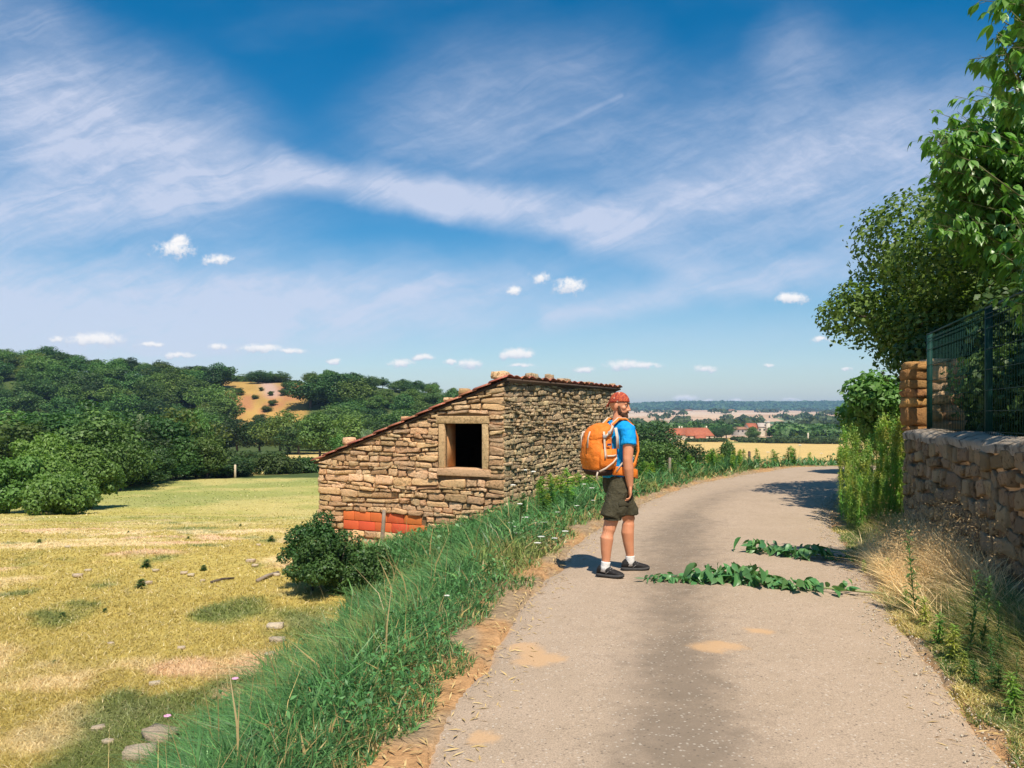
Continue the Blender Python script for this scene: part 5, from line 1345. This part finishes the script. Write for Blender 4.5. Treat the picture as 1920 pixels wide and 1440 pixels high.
def farms():
    Y = 570.; X = px2(1305, Y); z = gz(X, Y); r = empty('farmhouse', (X, Y, z)); k = Y / 1500
    house_mb(r, (0, 0, 0), 62 * k, 8.5, 3.6, 8.6, 0, WHITE, ROOFR, 4.0, [(-6, 1.9, 1.2, 1.6), (-1.5, 1.5, 2.4, 2.6), (3, 1.9, 1.2, 1.6), (8.5, 1.9, 1.0, 1.5)], [(7.5, .4)])
    house_mb(r, (-15.5, -3.5, 0), 12, 8, 4.2, 8.4, R(12), WHITE, ROOFR, 0, [(-3, 2.2, 1.0, 1.7), (0, 2.2, 1.0, 1.7), (3, 2.2, 1.0, 1.7)], [(3.0, 0), (5.0, .2)])
    house_mb(r, (1.5, -6.5, 0), 7, 4, 1.6, 3.4, 0, WHITE, ROOFR, 0, [], [])
    tag(r, 'long red-roofed white farmhouse in the valley beyond the hiker', 'farmhouse')
    Y = 660.; k = Y / 1500
    for px, L, D, he, hr, w, rf, lab, nm, rz in ((1387, 17 * k * 1.6, 7, 4.6, 6.2, GREYW, ROOFG, 'low grey barn among trees right of the red farmhouse', 'grey_barn', 0), (1408, 20 * k, 8, 5.5, 9.4, WHITE, ROOFR, 'small red-roofed house beside the grey barn', 'small_house', R(20)), (1427, 14 * k, 7, 7.0, 9.8, WHITE, M('pale_roof', (.5, .42, .36), (.42, .36, .3), 1, .9), 'pale house between the red-roofed house and tower', 'pale_house', 0)):
        X = px2(px, Y); r = empty(nm, (X, Y, gz(X, Y) + 1.5)); house_mb(r, (0, 0, 0), L, D, he, hr, rz, w, rf, 0, [(-2, he * .6, 1.2, 1.4), (1.5, he * .6, 1.2, 1.4)]); tag(r, lab, 'house')
    X = px2(1437, Y); r = empty('dovecote_tower', (X, Y - 4, gz(X, Y)))
    mb = MB(); mb.tube([(0, 0, -1), (0, 0, 11.5), (0, 0, 11.6)], [1.9, 1.8, 1.6], 14); mb.build('shaft', WHITE, r); mb = MB(); mb.tube([(0, 0, 11.62), (0, 0, 12.1), (0, 0, 13.0)], [2.1, 1.8, .2], 14); mb.build('cap', GREYW, r); tag(r, 'slim pale round tower beside the pale valley house', 'tower')
    for px, top, lab in ((1515, 816, 'white pole standing in the pale valley field'),):
        Y = 540.; X = px2(px, Y); mb = MB(); mb.tube([(0, 0, -.5), (0, 0, 5.5), (0, 0, 5.6)], [.55, .5, .4], 8); o = mb.build('field_pole', WHITE); o.location = (X, Y, gz(X, Y)); tag(o, lab, 'pole')
farms()
def blob_mass(name, pts, mat, label, cat='trees', n_leaf=26, leaf=3.2, seed=3):
    """a far-off wood seen as one mass: many clumps of leaf faces"""
    rng = np.random.RandomState(seed); P0 = np.array([p[:3] for p in pts]); r = np.array([p[3] for p in pts]); hh = np.array([p[4] for p in pts])
    n = len(pts); d = rng.normal(size=(n, n_leaf, 3)); d /= np.linalg.norm(d, axis=2)[:, :, None]; d[:, :, 2] = np.abs(d[:, :, 2]) * 1.0 - .15
    P = P0[:, None] + np.stack([d[:, :, 0] * r[:, None], d[:, :, 1] * r[:, None], (d[:, :, 2] * .55 + .42) * hh[:, None]], 2)
    N = d + rng.normal(size=d.shape) * .5; s = np.repeat(r * .9, n_leaf) * rng.uniform(.6, 1.2, n * n_leaf)
    V, Fq = leaf_quads(P.reshape(-1, 3), N.reshape(-1, 3), s, rng, .9); tag(mobj(name, V, Fq, mat), label, cat, kind='stuff')
def far_woods():
    rng = np.random.RandomState(8); pts = []
    for i in range(900):                                  # belt of trees behind the farms
        px = rng.uniform(1150, 1760); Y = rng.uniform(600, 740)
        if Y < 690 and 1235 < px < 1350 and Y < 600: continue
        if px < 1455 and Y < 700: continue
        X = px2(px, Y); h = rng.uniform(7, 11.5) * (1.15 if px < 1350 else .92); pts.append((X, Y, gz(X, Y), rng.uniform(4, 6), h))
    blob_mass('valley_wood', pts, LF_WOOD, 'dark belt of woodland across the valley behind the farms', 'wood', 60)
    rnd = random.Random(4)
    for px, top, w, Y in ((1262, 799, 30, 620), (1282, 796, 34, 640), (1340, 796, 36, 610), (1362, 797, 36, 600), (1352, 800, 30, 585), (1455, 798, 34, 650), (1480, 797, 36, 640), (1500, 795, 36, 650), (1530, 796, 40, 640), (1560, 795, 40, 645), (1585, 797, 36, 640)):
        X = px2(px, Y); z = gz(X, Y); wood_tree(X, Y, max(pz(top, Y) - z, 6), w / 1500 * Y, 'dark tree at the front of the valley woodland belt', 'front trees of the valley wood', rnd, name='valley_tree', z=z)
    # field hedges
    def hedge(name, px0, px1, Y0, Y1, h, r, lab, n):
        P = []
        for i in range(n):
            t = (i + rng.rand()) / n; Y = Y0 + (Y1 - Y0) * t; X = px2(px0 + (px1 - px0) * t, Y); P.append((X, Y, gz(X, Y), r * rng.uniform(.8, 1.2), h * rng.uniform(.7, 1.25)))
        blob_mass(name, P, LF_HEDGE, lab, 'hedge', 30, seed=n)
    hedge('field_hedge', 1385, 1575, 505, 452, 2.6, 2.4, 'long low dark hedge running across the pale valley field', 120)
    hedge('field_hedge', 1375, 1440, 545, 520, 2.0, 2.0, 'short low hedge in front of the small valley farm', 50)
    hedge('field_hedge', 1450, 1610, 590, 590, 1.6, 2.0, 'thin hedge along the far edge of pale valley field', 70)
    hedge('field_hedge', 1290, 1360, 520, 505, 2.0, 2.0, 'low hedge in front of the red farmhouse', 50)
    hedge('field_hedge', 395, 530, 205, 200, 1.3, 1.2, 'low hedge along the far side of strip field', 80)
    hedge('field_hedge', 395, 520, 148, 148, 1.9, 1.3, 'low dark hedge between the strip field and the meadow hedge', 80)
    hedge('ridge_hedge', 405, 480, 462, 468, 3.0, 3.0, 'dark hedge along the skyline left of the dry hill trees', 60)
    hedge('ridge_hedge', 495, 560, 460, 460, 1.8, 2.4, 'low dark hedge along the skyline right of the dry hill trees', 50)
    # dots of trees and copses over the far slopes
    pts = []
    for i in range(1500):
        Y = math.exp(rng.uniform(math.log(850), math.log(5000))); px = rng.uniform(1100, 1800); X = px2(px, Y)
        if vnoise(np.array([px / 40.]), np.array([math.log(Y) * 9]), 7)[0] < .56: continue
        k = rng.uniform(.8, 1.3) * (1 + Y / 6000); pts.append((X, Y, gz(X, Y), 7 * k, 8 * k))
    blob_mass('far_copses', pts, LF_HEDGE, 'scattered hedgerow trees on the distant farmland slopes', 'trees', 14, seed=5)
    pts = []
    for i in range(5200):
        Y = rng.uniform(5150, 6150); px = rng.uniform(1050, 1900); X = px2(px, Y); pts.append((X, Y, gz(X, Y) - 2, rng.uniform(22, 40), rng.uniform(12, 22)))
    blob_mass('ridge_forest', pts, LF_WOOD, 'blue hazy forest covering the long distant ridge', 'forest', 12, seed=6)
    # scattered farm buildings far off
    for px, Y, w in ((1283, 3600, 24), (1295, 3650, 16), (1372, 2600, 20), (1290, 2900, 18)):
        X = px2(px, Y); r = empty('far_building', (X, Y, gz(X, Y))); house_mb(r, (0, 0, 0), w, 12, 7, 12, 0, WHITE, ROOFG); tag(r, 'tiny pale farm building on the distant slope', 'building', 'buildings on the distant slope')
far_woods()
def haze():
    m = bpy.data.materials.new('thin_haze'); m.use_nodes = True; nt = m.node_tree; nt.nodes.clear()
    out = nt.nodes.new('ShaderNodeOutputMaterial'); v = nt.nodes.new('ShaderNodeVolumePrincipled')
    v.inputs['Color'].default_value = (.42, .66, 1.0, 1); v.inputs['Density'].default_value = HAZE; v.inputs['Anisotropy'].default_value = 0.0
    nt.links.new(v.outputs[0], out.inputs['Volume'])
    mb = MB(); mb.box((0, 0, 55), (18400, 18400, 230)); o = mb.build('haze', m); tag(o, 'thin pale summer haze filling the valley air', 'haze', kind='stuff')
HAZE = 9.5e-5
haze()
# ------------------------------------------------------------------ the hiker and his rucksack
def cloth(name, c1, c2, rough=.8, bump=.35, scale=5, stretch=None):
    m, nt, b, out = base_mat(name); co = coords(nt, 'Object')
    f = nnoise(nt, co, scale, 4, .6, 1.2); f2 = nnoise(nt, co, 22, 4, .6, .6); w = nnoise(nt, co, 420, 2, .5)
    nt.links.new(nmix(nt, f.smooth(.3, .7), c1, c2), b.inputs['Base Color']); b.inputs['Roughness'].default_value = rough; b.inputs['Specular IOR Level'].default_value = .2
    nbump(nt, b, f * .7 + f2 * .4 + w * .05, bump, .035); return m
SKIN = M('tanned_skin', (.66, .29, .155), (.60, .245, .125), 9, .5, .15, 120, .003, spec=.4)
def skin_finish(o, vox, smooth_it=6, disp=0.0, dsize=.08):
    r = o.modifiers.new('r', 'REMESH'); r.mode = 'VOXEL'; r.voxel_size = vox; r.use_smooth_shade = True
    s = o.modifiers.new('s', 'SMOOTH'); s.factor = .5; s.iterations = smooth_it
    if disp:
        t = bpy.data.textures.new('folds', 'CLOUDS'); t.noise_scale = dsize; t.noise_depth = 2
        d = o.modifiers.new('d', 'DISPLACE'); d.texture = t; d.strength = disp; d.mid_level = .5; d.texture_coords = 'LOCAL'
def ribbon(mb, pts, n, w, th=.004):
    """flat webbing through pts, lying in the surface with normal n (one vector or one per point)"""
    pts = [Vector(p) for p in pts]; V = []; Fa = []
    for i, p in enumerate(pts):
        t = (pts[min(i + 1, len(pts) - 1)] - pts[max(i - 1, 0)]).normalized(); nn = Vector(n[i] if isinstance(n, list) else n).normalized(); s = t.cross(nn).normalized() * w / 2
        V += [p - s - nn * th, p + s - nn * th, p + s + nn * th, p - s + nn * th]
    for i in range(len(pts) - 1):
        for k in range(4): Fa.append((i * 4 + k, i * 4 + (k + 1) % 4, (i + 1) * 4 + (k + 1) % 4, (i + 1) * 4 + k))
    Fa += [(3, 2, 1, 0), tuple((len(pts) - 1) * 4 + k for k in range(4))]
    mb.add(V, Fa)
def hiker():
    LOC, RZ = Vector((1.06, 8.0, .03)), R(-62)
    root = empty('person', LOC, RZ); Vx = Vector
    hip = {1: (.090, -.03, .93), -1: (-.090, .04, .93)}; knee = {1: (.088, -.155, .505), -1: (-.085, .195, .515)}; ank = {1: (.075, -.205, .10), -1: (-.075, .205, .10)}
    mb = MB()
    E = lambda z, rx, ry, y=0: ((0, y, z), (rx, 0, 0), (0, ry, 0))
    mb.rings([E(.84, .13, .10), E(.90, .165, .12), E(.98, .155, .11), E(1.08, .148, .105), E(1.22, .165, .115, -.01), E(1.35, .178, .118, -.015), E(1.44, .15, .095, -.015), E(1.50, .085, .065, -.01), E(1.53, .05, .05)], 20)
    mb.limb([(0, -.015, 1.46), (0, .0, 1.53), (0, .015, 1.61)], [.068, .058, .058], 14)
    arm = {1: [(.125, -.01, 1.445), (.195, -.015, 1.43), (.225, -.035, 1.30), (.238, -.055, 1.15), (.236, -.045, 1.06), (.228, -.02, .895)],
           -1: [(-.125, -.01, 1.445), (-.195, -.01, 1.43), (-.225, .0, 1.30), (-.235, .01, 1.15), (-.232, .05, 1.06), (-.215, .12, .92)]}
    for s in (1, -1):
        h, k, a = Vx(hip[s]), Vx(knee[s]), Vx(ank[s])
        back = Vx((0, -.022, 0))
        mb.limb([h, h.lerp(k, .4), h.lerp(k, .8), k, k.lerp(a, .12) + back * .4, k.lerp(a, .32) + back, k.lerp(a, .6) + back * .6, k.lerp(a, .85), a], [.095, .090, .075, .065, .063, .066, .054, .042, .042], 16)
        yw = Matrix.Rotation(R(-60) if s == 1 else R(-30), 3, 'Z'); mb.limb([a + yw @ Vx((0, -.025, -.05)), a + yw @ Vx((0, .04, -.055)), a + yw @ Vx((0, .10, -.07))], [.030, .030, .026], 10)
        mb.limb(arm[s], [.06, .064, .056, .048, .051, .032], 14)
        w = Vx(arm[s][-1])
        pn = Vx((-.45 * s, -.89, 0)).normalized(); ts = Vx((-.89 * s, .45, 0)).normalized()   # palm faces back, thumb towards the body
        dn = Vx((0, 0, -1)); 
        if s == -1: dn = Vx((0, .35, -.93))
        mb.rings([(w + dn * .0, ts * .030, pn * .022), (w + dn * .035, ts * .037, pn * .020), (w + dn * .07, ts * .043, pn * .018), (w + dn * .095, ts * .042, pn * .015), (w + dn * .105, ts * .035, pn * .010)], 14)
        for off, L, c in ((.031, .078, .35), (.011, .088, .42), (-.010, .082, .5), (-.030, .064, .6)):
            k0 = w + dn * .092 + ts * off; p = k0; pts = [p]; a_ = c * .5
            for seg, f in enumerate((.46, .30, .26)):
                d = (dn * math.cos(a_) + pn * math.sin(a_)).normalized(); p = p + d * L * f; pts.append(p); a_ += c + .12
            mb.limb(pts, [.0100, .0092, .0084, .0074], 10)
        t0 = w + dn * .03 + ts * .028; mb.limb([t0, t0 + ts * .022 + dn * .028 + pn * .012, t0 + ts * .028 + dn * .055 + pn * .026, t0 + ts * .022 + dn * .075 + pn * .034], [.016, .0125, .0105, .0085], 10)
    # head, turned to the right
    HM = Matrix.Translation((0, .02, 1.676)) @ Matrix.Rotation(R(-56), 4, 'Z') @ Matrix.Rotation(R(-9), 4, 'X')
    st = len(mb.V)
    mb.ell((0, -.008, .022), (.076, .097, .098), 20, 14); mb.ell((0, .030, -.045), (.060, .066, .072), 18, 12); mb.ell((0, .060, -.088), (.036, .034, .030), 12, 8)
    mb.limb([(0, .086, .020), (0, .100, -.006), (0, .113, -.030)], [.008, .010, .0125], 10)
    for s in (1, -1):
        mb.ell((s * .012, .100, -.034), (.010, .012, .008), 8, 6); mb.ell((s * .040, .060, -.016), (.026, .026, .022), 10, 8); mb.ell((s * .034, .081, .028), (.026, .012, .009), 10, 6)
        mb.ell((s * .079, -.008, -.010), (.009, .021, .033), 10, 8, Matrix.Rotation(s * R(18), 3, 'Z')); mb.ell((s * .032, .076, .006), (.015, .012, .010), 10, 6)
    mb.ell((0, .089, -.060), (.024, .010, .006), 10, 6); mb.ell((0, .088, -.071), (.021, .010, .007), 10, 6)
    mb.xf(HM, st)
    body = mb.build('body', SKIN, root, True); skin_finish(body, .0052, 7)
    # eyes
    for s in (1, -1):
        e = MB(); e.ell((s * .032, .0815, .006), (.0125, .008, .0065), 10, 7); e.mi = 1; e.ell((s * .034, .088, .006), (.005, .0025, .005), 8, 5)
        e.xf(HM); e.build('eye', [M('eye_white', (.55, .48, .42)), M('eye_dark', (.03, .02, .015))], root, True)
    HAIR = M('dark_beard', (.06, .030, .017), (.10, .048, .026), 60, .9, .8, 300, .004)
    bd = MB(); bd.ell((0, .030, -.078), (.0635, .066, .048), 18, 10); bd.ell((0, .066, -.098), (.040, .040, .030), 14, 8); bd.limb([(-.026, .088, -.062), (-.012, .099, -.053), (.012, .099, -.053), (.026, .088, -.062)], [.007, .008, .008, .007], 8)
    for s in (1, -1): bd.limb([(s * .066, .018, -.005), (s * .0635, .022, -.03), (s * .060, .035, -.06)], [.010, .016, .020], 10)
    bd.xf(HM); o = bd.build('beard', HAIR, root, True); skin_finish(o, .004, 3, .006, .012)
    br = MB()
    for s in (1, -1): br.limb([(s * .014, .092, .030), (s * .032, .0925, .034), (s * .050, .080, .030)], [.004, .005, .003], 7)
    br.xf(HM); br.build('eyebrows', HAIR, root, True)
    # bandana: cap shell with a rolled hem and a knot
    m, nt, b, out = base_mat('paisley_bandana'); co = coords(nt, 'Object')
    vo = nt.nodes.new('ShaderNodeTexVoronoi'); vo.inputs['Scale'].default_value = 26; nt.links.new(co, vo.inputs['Vector']); vd = S(nt, vo.outputs['Distance'])
    wv = nnoise(nt, co, 30, 2, .5, 3.0)
    c = nmix(nt, wv.smooth(.46, .52), (.26, .025, .02), (.58, .11, .03)); c = nmix(nt, (wv - .53).abs().smooth(.0, .03, 1, 0), c, (.04, .015, .02)); c = nmix(nt, vd.smooth(.16, .24, 1, 0), c, (.70, .55, .40))
    nt.links.new(c, b.inputs['Base Color']); b.inputs['Roughness'].default_value = .85; BAND = m
    cp = MB(); n = 28; V = []; Fa = []; rows = 10
    for i in range(rows + 1):
        for k in range(n):
            ph = 2 * math.pi * k / n; low = .030 + .014 * math.cos(ph - math.pi / 2) * 1.0
            zl = .046 if math.sin(ph) > .55 else (.046 + (.55 - math.sin(ph)) * -.028)
            th = (math.pi / 2) * (1 - i / rows); zt = .022 + .112 * math.sin(math.pi / 2 * i / rows)
            z = zl + (.134 - zl) * math.sin(math.pi / 2 * i / rows)
            q = max(0.0, 1 - ((z - .022) / .1125) ** 2) ** .5
            V.append((.0835 * q * math.cos(ph), -.008 + .1055 * q * math.sin(ph), z))
    for i in range(rows):
        for k in range(n): Fa.append((i * n + k, i * n + (k + 1) % n, (i + 1) * n + (k + 1) % n, (i + 1) * n + k))
    cp.add(V, Fa); cp.xf(HM); o = cp.build('bandana', BAND, root, True); sd = o.modifiers.new('t', 'SOLIDIFY'); sd.thickness = .004; sd.offset = 0
    kn = MB(); kn.ell((0, -.112, .020), (.018, .014, .013), 10, 7); kn.rings([((0, -.115, .015), (.012, 0, 0), (0, .004, 0)), ((.012, -.128, -.02), (.016, 0, 0), (0, .004, 0)), ((.016, -.132, -.055), (.013, 0, 0), (0, .003, 0))], 8); kn.rings([((0, -.115, .015), (.010, 0, 0), (0, .004, 0)), ((-.014, -.124, -.015), (.014, 0, 0), (0, .004, 0)), ((-.022, -.128, -.04), (.010, 0, 0), (0, .003, 0))], 8)
    kn.xf(HM); kn.build('bandana_knot', BAND, root, True)
    # T-shirt
    sh = MB()
    sh.rings([E(.955, .170, .132), E(.96, .180, .140), E(1.0, .178, .138), E(1.10, .176, .134), E(1.22, .186, .136, -.01), E(1.35, .192, .134, -.015), E(1.44, .165, .108, -.015), E(1.495, .105, .082, -.012), E(1.522, .074, .068, -.005)], 24)
    for s in (1, -1):
        A = [Vx(p) for p in arm[s]]
        e = A[2].lerp(A[3], .02); d = (A[2] - A[1]).normalized(); 
        sh.tube([A[0] - Vx((s * .05, 0, 0)), A[0], A[1] + Vx((-.006 * s, 0, -.004)), A[1].lerp(A[2], .5), e, e + d * .012], [.074, .080, .078, .076, .078, .077], 18)
    o = sh.build('t_shirt', cloth('blue_jersey', (.006, .33, .74), (.005, .27, .66), .75, .5, 7), root, True); skin_finish(o, .006, 4, .020, .075)
    # cargo shorts
    so_ = MB(); so_.rings([E(1.0, .172, .132), E(.99, .176, .134), E(.93, .182, .140), E(.86, .178, .138), E(.80, .15, .12)], 24)
    for s in (1, -1):
        h, k = Vx(hip[s]), Vx(knee[s]); z = k + Vx((0, 0, .062))
        so_.tube([h + Vx((0, 0, .02)), h.lerp(z, .3) + Vx((s * .01, 0, 0)), h.lerp(z, .7) + Vx((s * .012, 0, 0)), z + Vx((s * .006, 0, .01)), z + Vx((s * .006, 0, -.012))], [.106, .112, .108, .105, .104], 20)
        c = h.lerp(k, .62) + Vx((s * .105, .015, 0)); so_.ell(c, (.030, .075, .085), 12, 8)
    o = so_.build('cargo_shorts', cloth('olive_cotton', (.070, .062, .036), (.052, .047, .028), .85, .7, 9), root, True); skin_finish(o, .006, 3, .017, .06)
    # pocket flaps
    for s in (1, -1):
        pf = MB(); c = Vx(hip[s]).lerp(Vx(knee[s]), .50) + Vx((s * .118, .015, 0)); pf.box(c + Vx((s * .012, 0, 0)), (.012, .135, .045))
        o = pf.build('pocket_flap', cloth('olive_flap', (.065, .058, .034), (.05, .045, .027)), root); bv = o.modifiers.new('b', 'BEVEL'); bv.width = .005; bv.segments = 2
    SOCK = cloth('white_sock', (.78, .76, .72), (.68, .66, .62), .9, .4, 30); BLK = cloth('black_shoe_mesh', (.025, .023, .022), (.016, .015, .015), .6, .4, 40); SOLE = M('grey_rubber_sole', (.06, .058, .055), (.04, .04, .04), 20, .8, .3, 60, .004); LACE = M('grey_lace', (.30, .29, .28), (.2, .2, .2), 20, .7)
    for s, yaw in ((1, R(-60)), (-1, R(-30))):
        a = Vx(ank[s]); k = Vx(knee[s]); up = (k - a).normalized()
        sk = MB(); sk.tube([a - up * .055, a - up * .01, a + up * .03, a + up * .045], [.046, .046, .0455, .047], 16); sk.build('sock', SOCK, root, True)
        T = Matrix.Translation((a.x, a.y, 0)) @ Matrix.Rotation(yaw, 4, 'Z')
        sec = [(-.088, .020, .045), (-.080, .034, .082), (-.055, .040, .108), (-.015, .043, .112), (.025, .044, .100), (.07, .047, .080), (.115, .049, .066), (.155, .044, .056), (.182, .030, .046), (.192, .014, .036)]
        up_ = MB(); up_.rings([((0, y, (h + .018) / 2), (w, 0, 0), (0, 0, (h - .018) / 2 + .004)) for y, w, h in sec], 16); up_.xf(T)
        shoe = up_.build('shoe', BLK, root, True)
        sl_ = MB(); prof = [(-.092, .022), (-.082, .038), (-.055, .045), (0, .043), (.05, .046), (.11, .053), (.155, .048), (.184, .033), (.197, .014)]
        n = len(prof); out_ = [(w, y) for y, w in prof] + [(-w, y) for y, w in reversed(prof)]; N = len(out_)
        V = [(x, y, z + (.012 * max(0, (y - .12) / .07) + .006 * max(0, (-.06 - y) / .03))) for z in (0, .026) for x, y in out_]
        sl_.add(V, [tuple(range(N - 1, -1, -1)), tuple(range(N, 2 * N))] + [(i, (i + 1) % N, (i + 1) % N + N, i + N) for i in range(N)]); sl_.xf(T); q = sl_.build('sole', SOLE, shoe)
        lc = MB()
        for y, z in ((.035, .098), (.058, .088), (.080, .078)): lc.tube([(-.026, y, z - .010), (0, y + .006, z + .004), (.026, y, z - .010)], [.003, .0035, .003], 6)
        for x in (.046, -.046): lc.tube([(x, .02, .03), (x * .95, .05, .055), (x * .75, .075, .070)], [.003, .003, .003], 5)
        lc.xf(T); lc.build('laces', LACE, shoe)
    wb = MB(); A = Vx(arm[1][-1]) + Vx((0, 0, .025)); wb.tube([A - Vx((0, 0, .006)), A + Vx((0, 0, .006))], [.0335, .0335], 16); wb.build('wristband', M('thin_wristband', (.20, .08, .05)), root, True)
    tag(root, 'hiker in blue T-shirt, olive shorts and paisley bandana looking to the right', 'person')
    # rucksack, hung on the back
    pack = empty('backpack', LOC, RZ)
    def sup(c, a, b, n=28, e=2.7):
        out_ = []
        for k in range(n):
            t = 2 * math.pi * k / n; co_, si = math.cos(t), math.sin(t)
            out_.append((c[0] + a * math.copysign(abs(co_) ** (2 / e), co_), c[1] + b * math.copysign(abs(si) ** (2 / e), si), c[2]))
        return out_
    def suploft(mb, secs, n=28):
        V = []; Fa = []
        for c, a, b in secs: V += sup(c, a, b, n)
        for i in range(len(secs) - 1):
            for k in range(n): Fa.append((i * n + k, i * n + (k + 1) % n, (i + 1) * n + (k + 1) % n, (i + 1) * n + k))
        Fa += [tuple(range(n - 1, -1, -1)), tuple((len(secs) - 1) * n + k for k in range(n))]; mb.add(V, Fa)
    ORG = cloth('orange_ripstop', (.80, .225, .030), (.70, .175, .022), .6, .55, 8); DRK = cloth('dark_pack_base', (.06, .03, .022), (.04, .022, .018), .7, .4, 9)
    WEB = M('pale_webbing', (.66, .54, .42), (.58, .46, .36), 40, .8); BKL = M('grey_buckle', (.42, .38, .36), (.3, .28, .27), 20, .5)
    q = MB(); suploft(q, [((0, -.235, 1.005), .10, .075), ((0, -.240, 1.015), .145, .105), ((0, -.250, 1.06), .160, .122), ((0, -.258, 1.16), .166, .135), ((0, -.258, 1.28), .160, .132), ((0, -.245, 1.38), .146, .112), ((0, -.235, 1.44), .12, .09), ((0, -.23, 1.46), .08, .06)]); o = q.build('bag', ORG, pack, True); skin_finish(o, .008, 3, .020, .11)
    q = MB(); suploft(q, [((0, -.225, .985), .09, .07), ((0, -.23, .992), .14, .10), ((0, -.238, 1.02), .157, .118), ((0, -.245, 1.045), .1625, .1245), ((0, -.245, 1.05), .150, .11)]); q.build('bag_base', DRK, pack, True)
    q = MB(); suploft(q, [((0, -.262, 1.395), .100, .075), ((0, -.262, 1.405), .150, .120), ((0, -.258, 1.435), .160, .130), ((0, -.245, 1.475), .150, .118), ((0, -.225, 1.510), .118, .090), ((0, -.215, 1.525), .06, .045)]); q.xf(Matrix.Translation((0, -.13, 1.44)) @ Matrix.Rotation(R(22), 4, 'X') @ Matrix.Translation((0, .13, -1.44)))
    o = q.build('lid', ORG, pack, True); skin_finish(o, .008, 3, .022, .10)
    for s in (1, -1):
        q = MB(); suploft(q, [((s * .155, -.225, 1.06), .020, .075), ((s * .166, -.235, 1.10), .026, .095), ((s * .170, -.235, 1.18), .024, .098), ((s * .162, -.225, 1.25), .014, .09)], 20); q.build('side_pocket', ORG, pack, True)
        X = s * .178; nx = (s, 0, 0)
        for pts, w in (([(s * .168, -.285, 1.42), (s * .176, -.285, 1.36), (s * .182, -.285, 1.28), (s * .200, -.288, 1.20), (s * .202, -.29, 1.16)], .022),
                       ([(s * .150, -.165, 1.475), (s * .168, -.20, 1.43), (s * .174, -.25, 1.385), (s * .176, -.285, 1.365)], .024),
                       ([(s * .195, -.16, 1.19), (s * .205, -.20, 1.185), (s * .204, -.27, 1.185)], .016),
                       ([(s * .195, -.15, 1.165), (s * .204, -.20, 1.12), (s * .192, -.28, 1.065), (s * .165, -.335, 1.035)], .018)):
            q = MB(); ribbon(q, pts, nx, w, .002); q.build('strap', WEB, pack)
        for c, d in (((s * .180, -.285, 1.372), (.016, .040, .034)), ((s * .172, -.225, 1.408), (.014, .034, .030))):
            q = MB(); q.box(c, d); o = q.build('buckle', BKL, pack); bv = o.modifiers.new('b', 'BEVEL'); bv.width = .004
        # shoulder straps over the shirt
        pts = [(s * .07, -.135, 1.40), (s * .08, -.125, 1.49), (s * .088, -.06, 1.542), (s * .092, .02, 1.540), (s * .098, .098, 1.475), (s * .112, .142, 1.36), (s * .130, .145, 1.22), (s * .165, .09, 1.10), (s * .185, .0, 1.04)]
        nrm = [(0, -1, .2), (0, -.9, .6), (0, -.3, 1), (0, .3, 1), (0, .8, .6), (0, 1, .1), (s * .2, 1, 0), (s * .8, .7, 0), (s, 0, 0)]
        q = MB(); ribbon(q, pts, nrm, .055, .009); o = q.build('shoulder_strap', ORG, pack, True); bv = o.modifiers.new('b', 'BEVEL'); bv.width = .004
        q = MB(); ribbon(q, [Vx(p) + Vx(n_).normalized() * .012 for p, n_ in zip(pts, nrm)][:6], nrm[:6], .020, .003); q.build('strap', WEB, pack)
        q = MB(); ribbon(q, [(s * .155, -.14, 1.455), (s * .165, -.125, 1.36), (s * .165, -.12, 1.25)], (s, 0, .1), .03, .004); q.build('strap', WEB, pack)
        q = MB(); ribbon(q, [(s * .172, -.14, 1.03), (s * .200, -.10, 1.10), (s * .205, -.03, 1.17)], (s, .2, 0), .020, .003); q.build('strap', WEB, pack)
        q = MB(); ribbon(q, [(s * .13, -.155, 1.035), (s * .180, -.10, 1.035), (s * .200, -.02, 1.025), (s * .186, .08, 1.005), (s * .12, .145, .99), (s * .02, .165, .985)], [(s * .4, -1, 0), (s * .9, -.5, 0), (s, 0, 0), (s * .8, .6, 0), (s * .3, 1, 0), (0, 1, 0)], .085, .010); o = q.build('hip_belt', ORG, pack, True); bv = o.modifiers.new('b', 'BEVEL'); bv.width = .004
    # dark patch with its small pale mark
    q = MB(); q.box((.1845, -.235, 1.292), (.004, .044, .024)); o = q.build('patch', M('purple_patch', (.05, .025, .07)), pack)
    q = MB()
    for i in range(3): q.box((.1875, -.221 - i * .011, 1.283), (.002, .006, .005))
    q.build('patch_mark', M('pale_print', (.7, .68, .7)), pack)
    for x in (-.06, .06):
        q = MB(); ribbon(q, [(x, -.375, 1.42), (x, -.398, 1.36), (x, -.402, 1.26)], (0, -1, .1), .02, .003); q.build('strap', WEB, pack)
    q = MB(); ribbon(q, [(.135, -.335, 1.03), (.13, -.345, .99), (.125, -.335, .955)], (.3, -1, 0), .016, .003); q.build('strap', WEB, pack)
    tag(pack, 'orange hiking rucksack with pale straps on the hiker\'s back', 'backpack')
hiker()
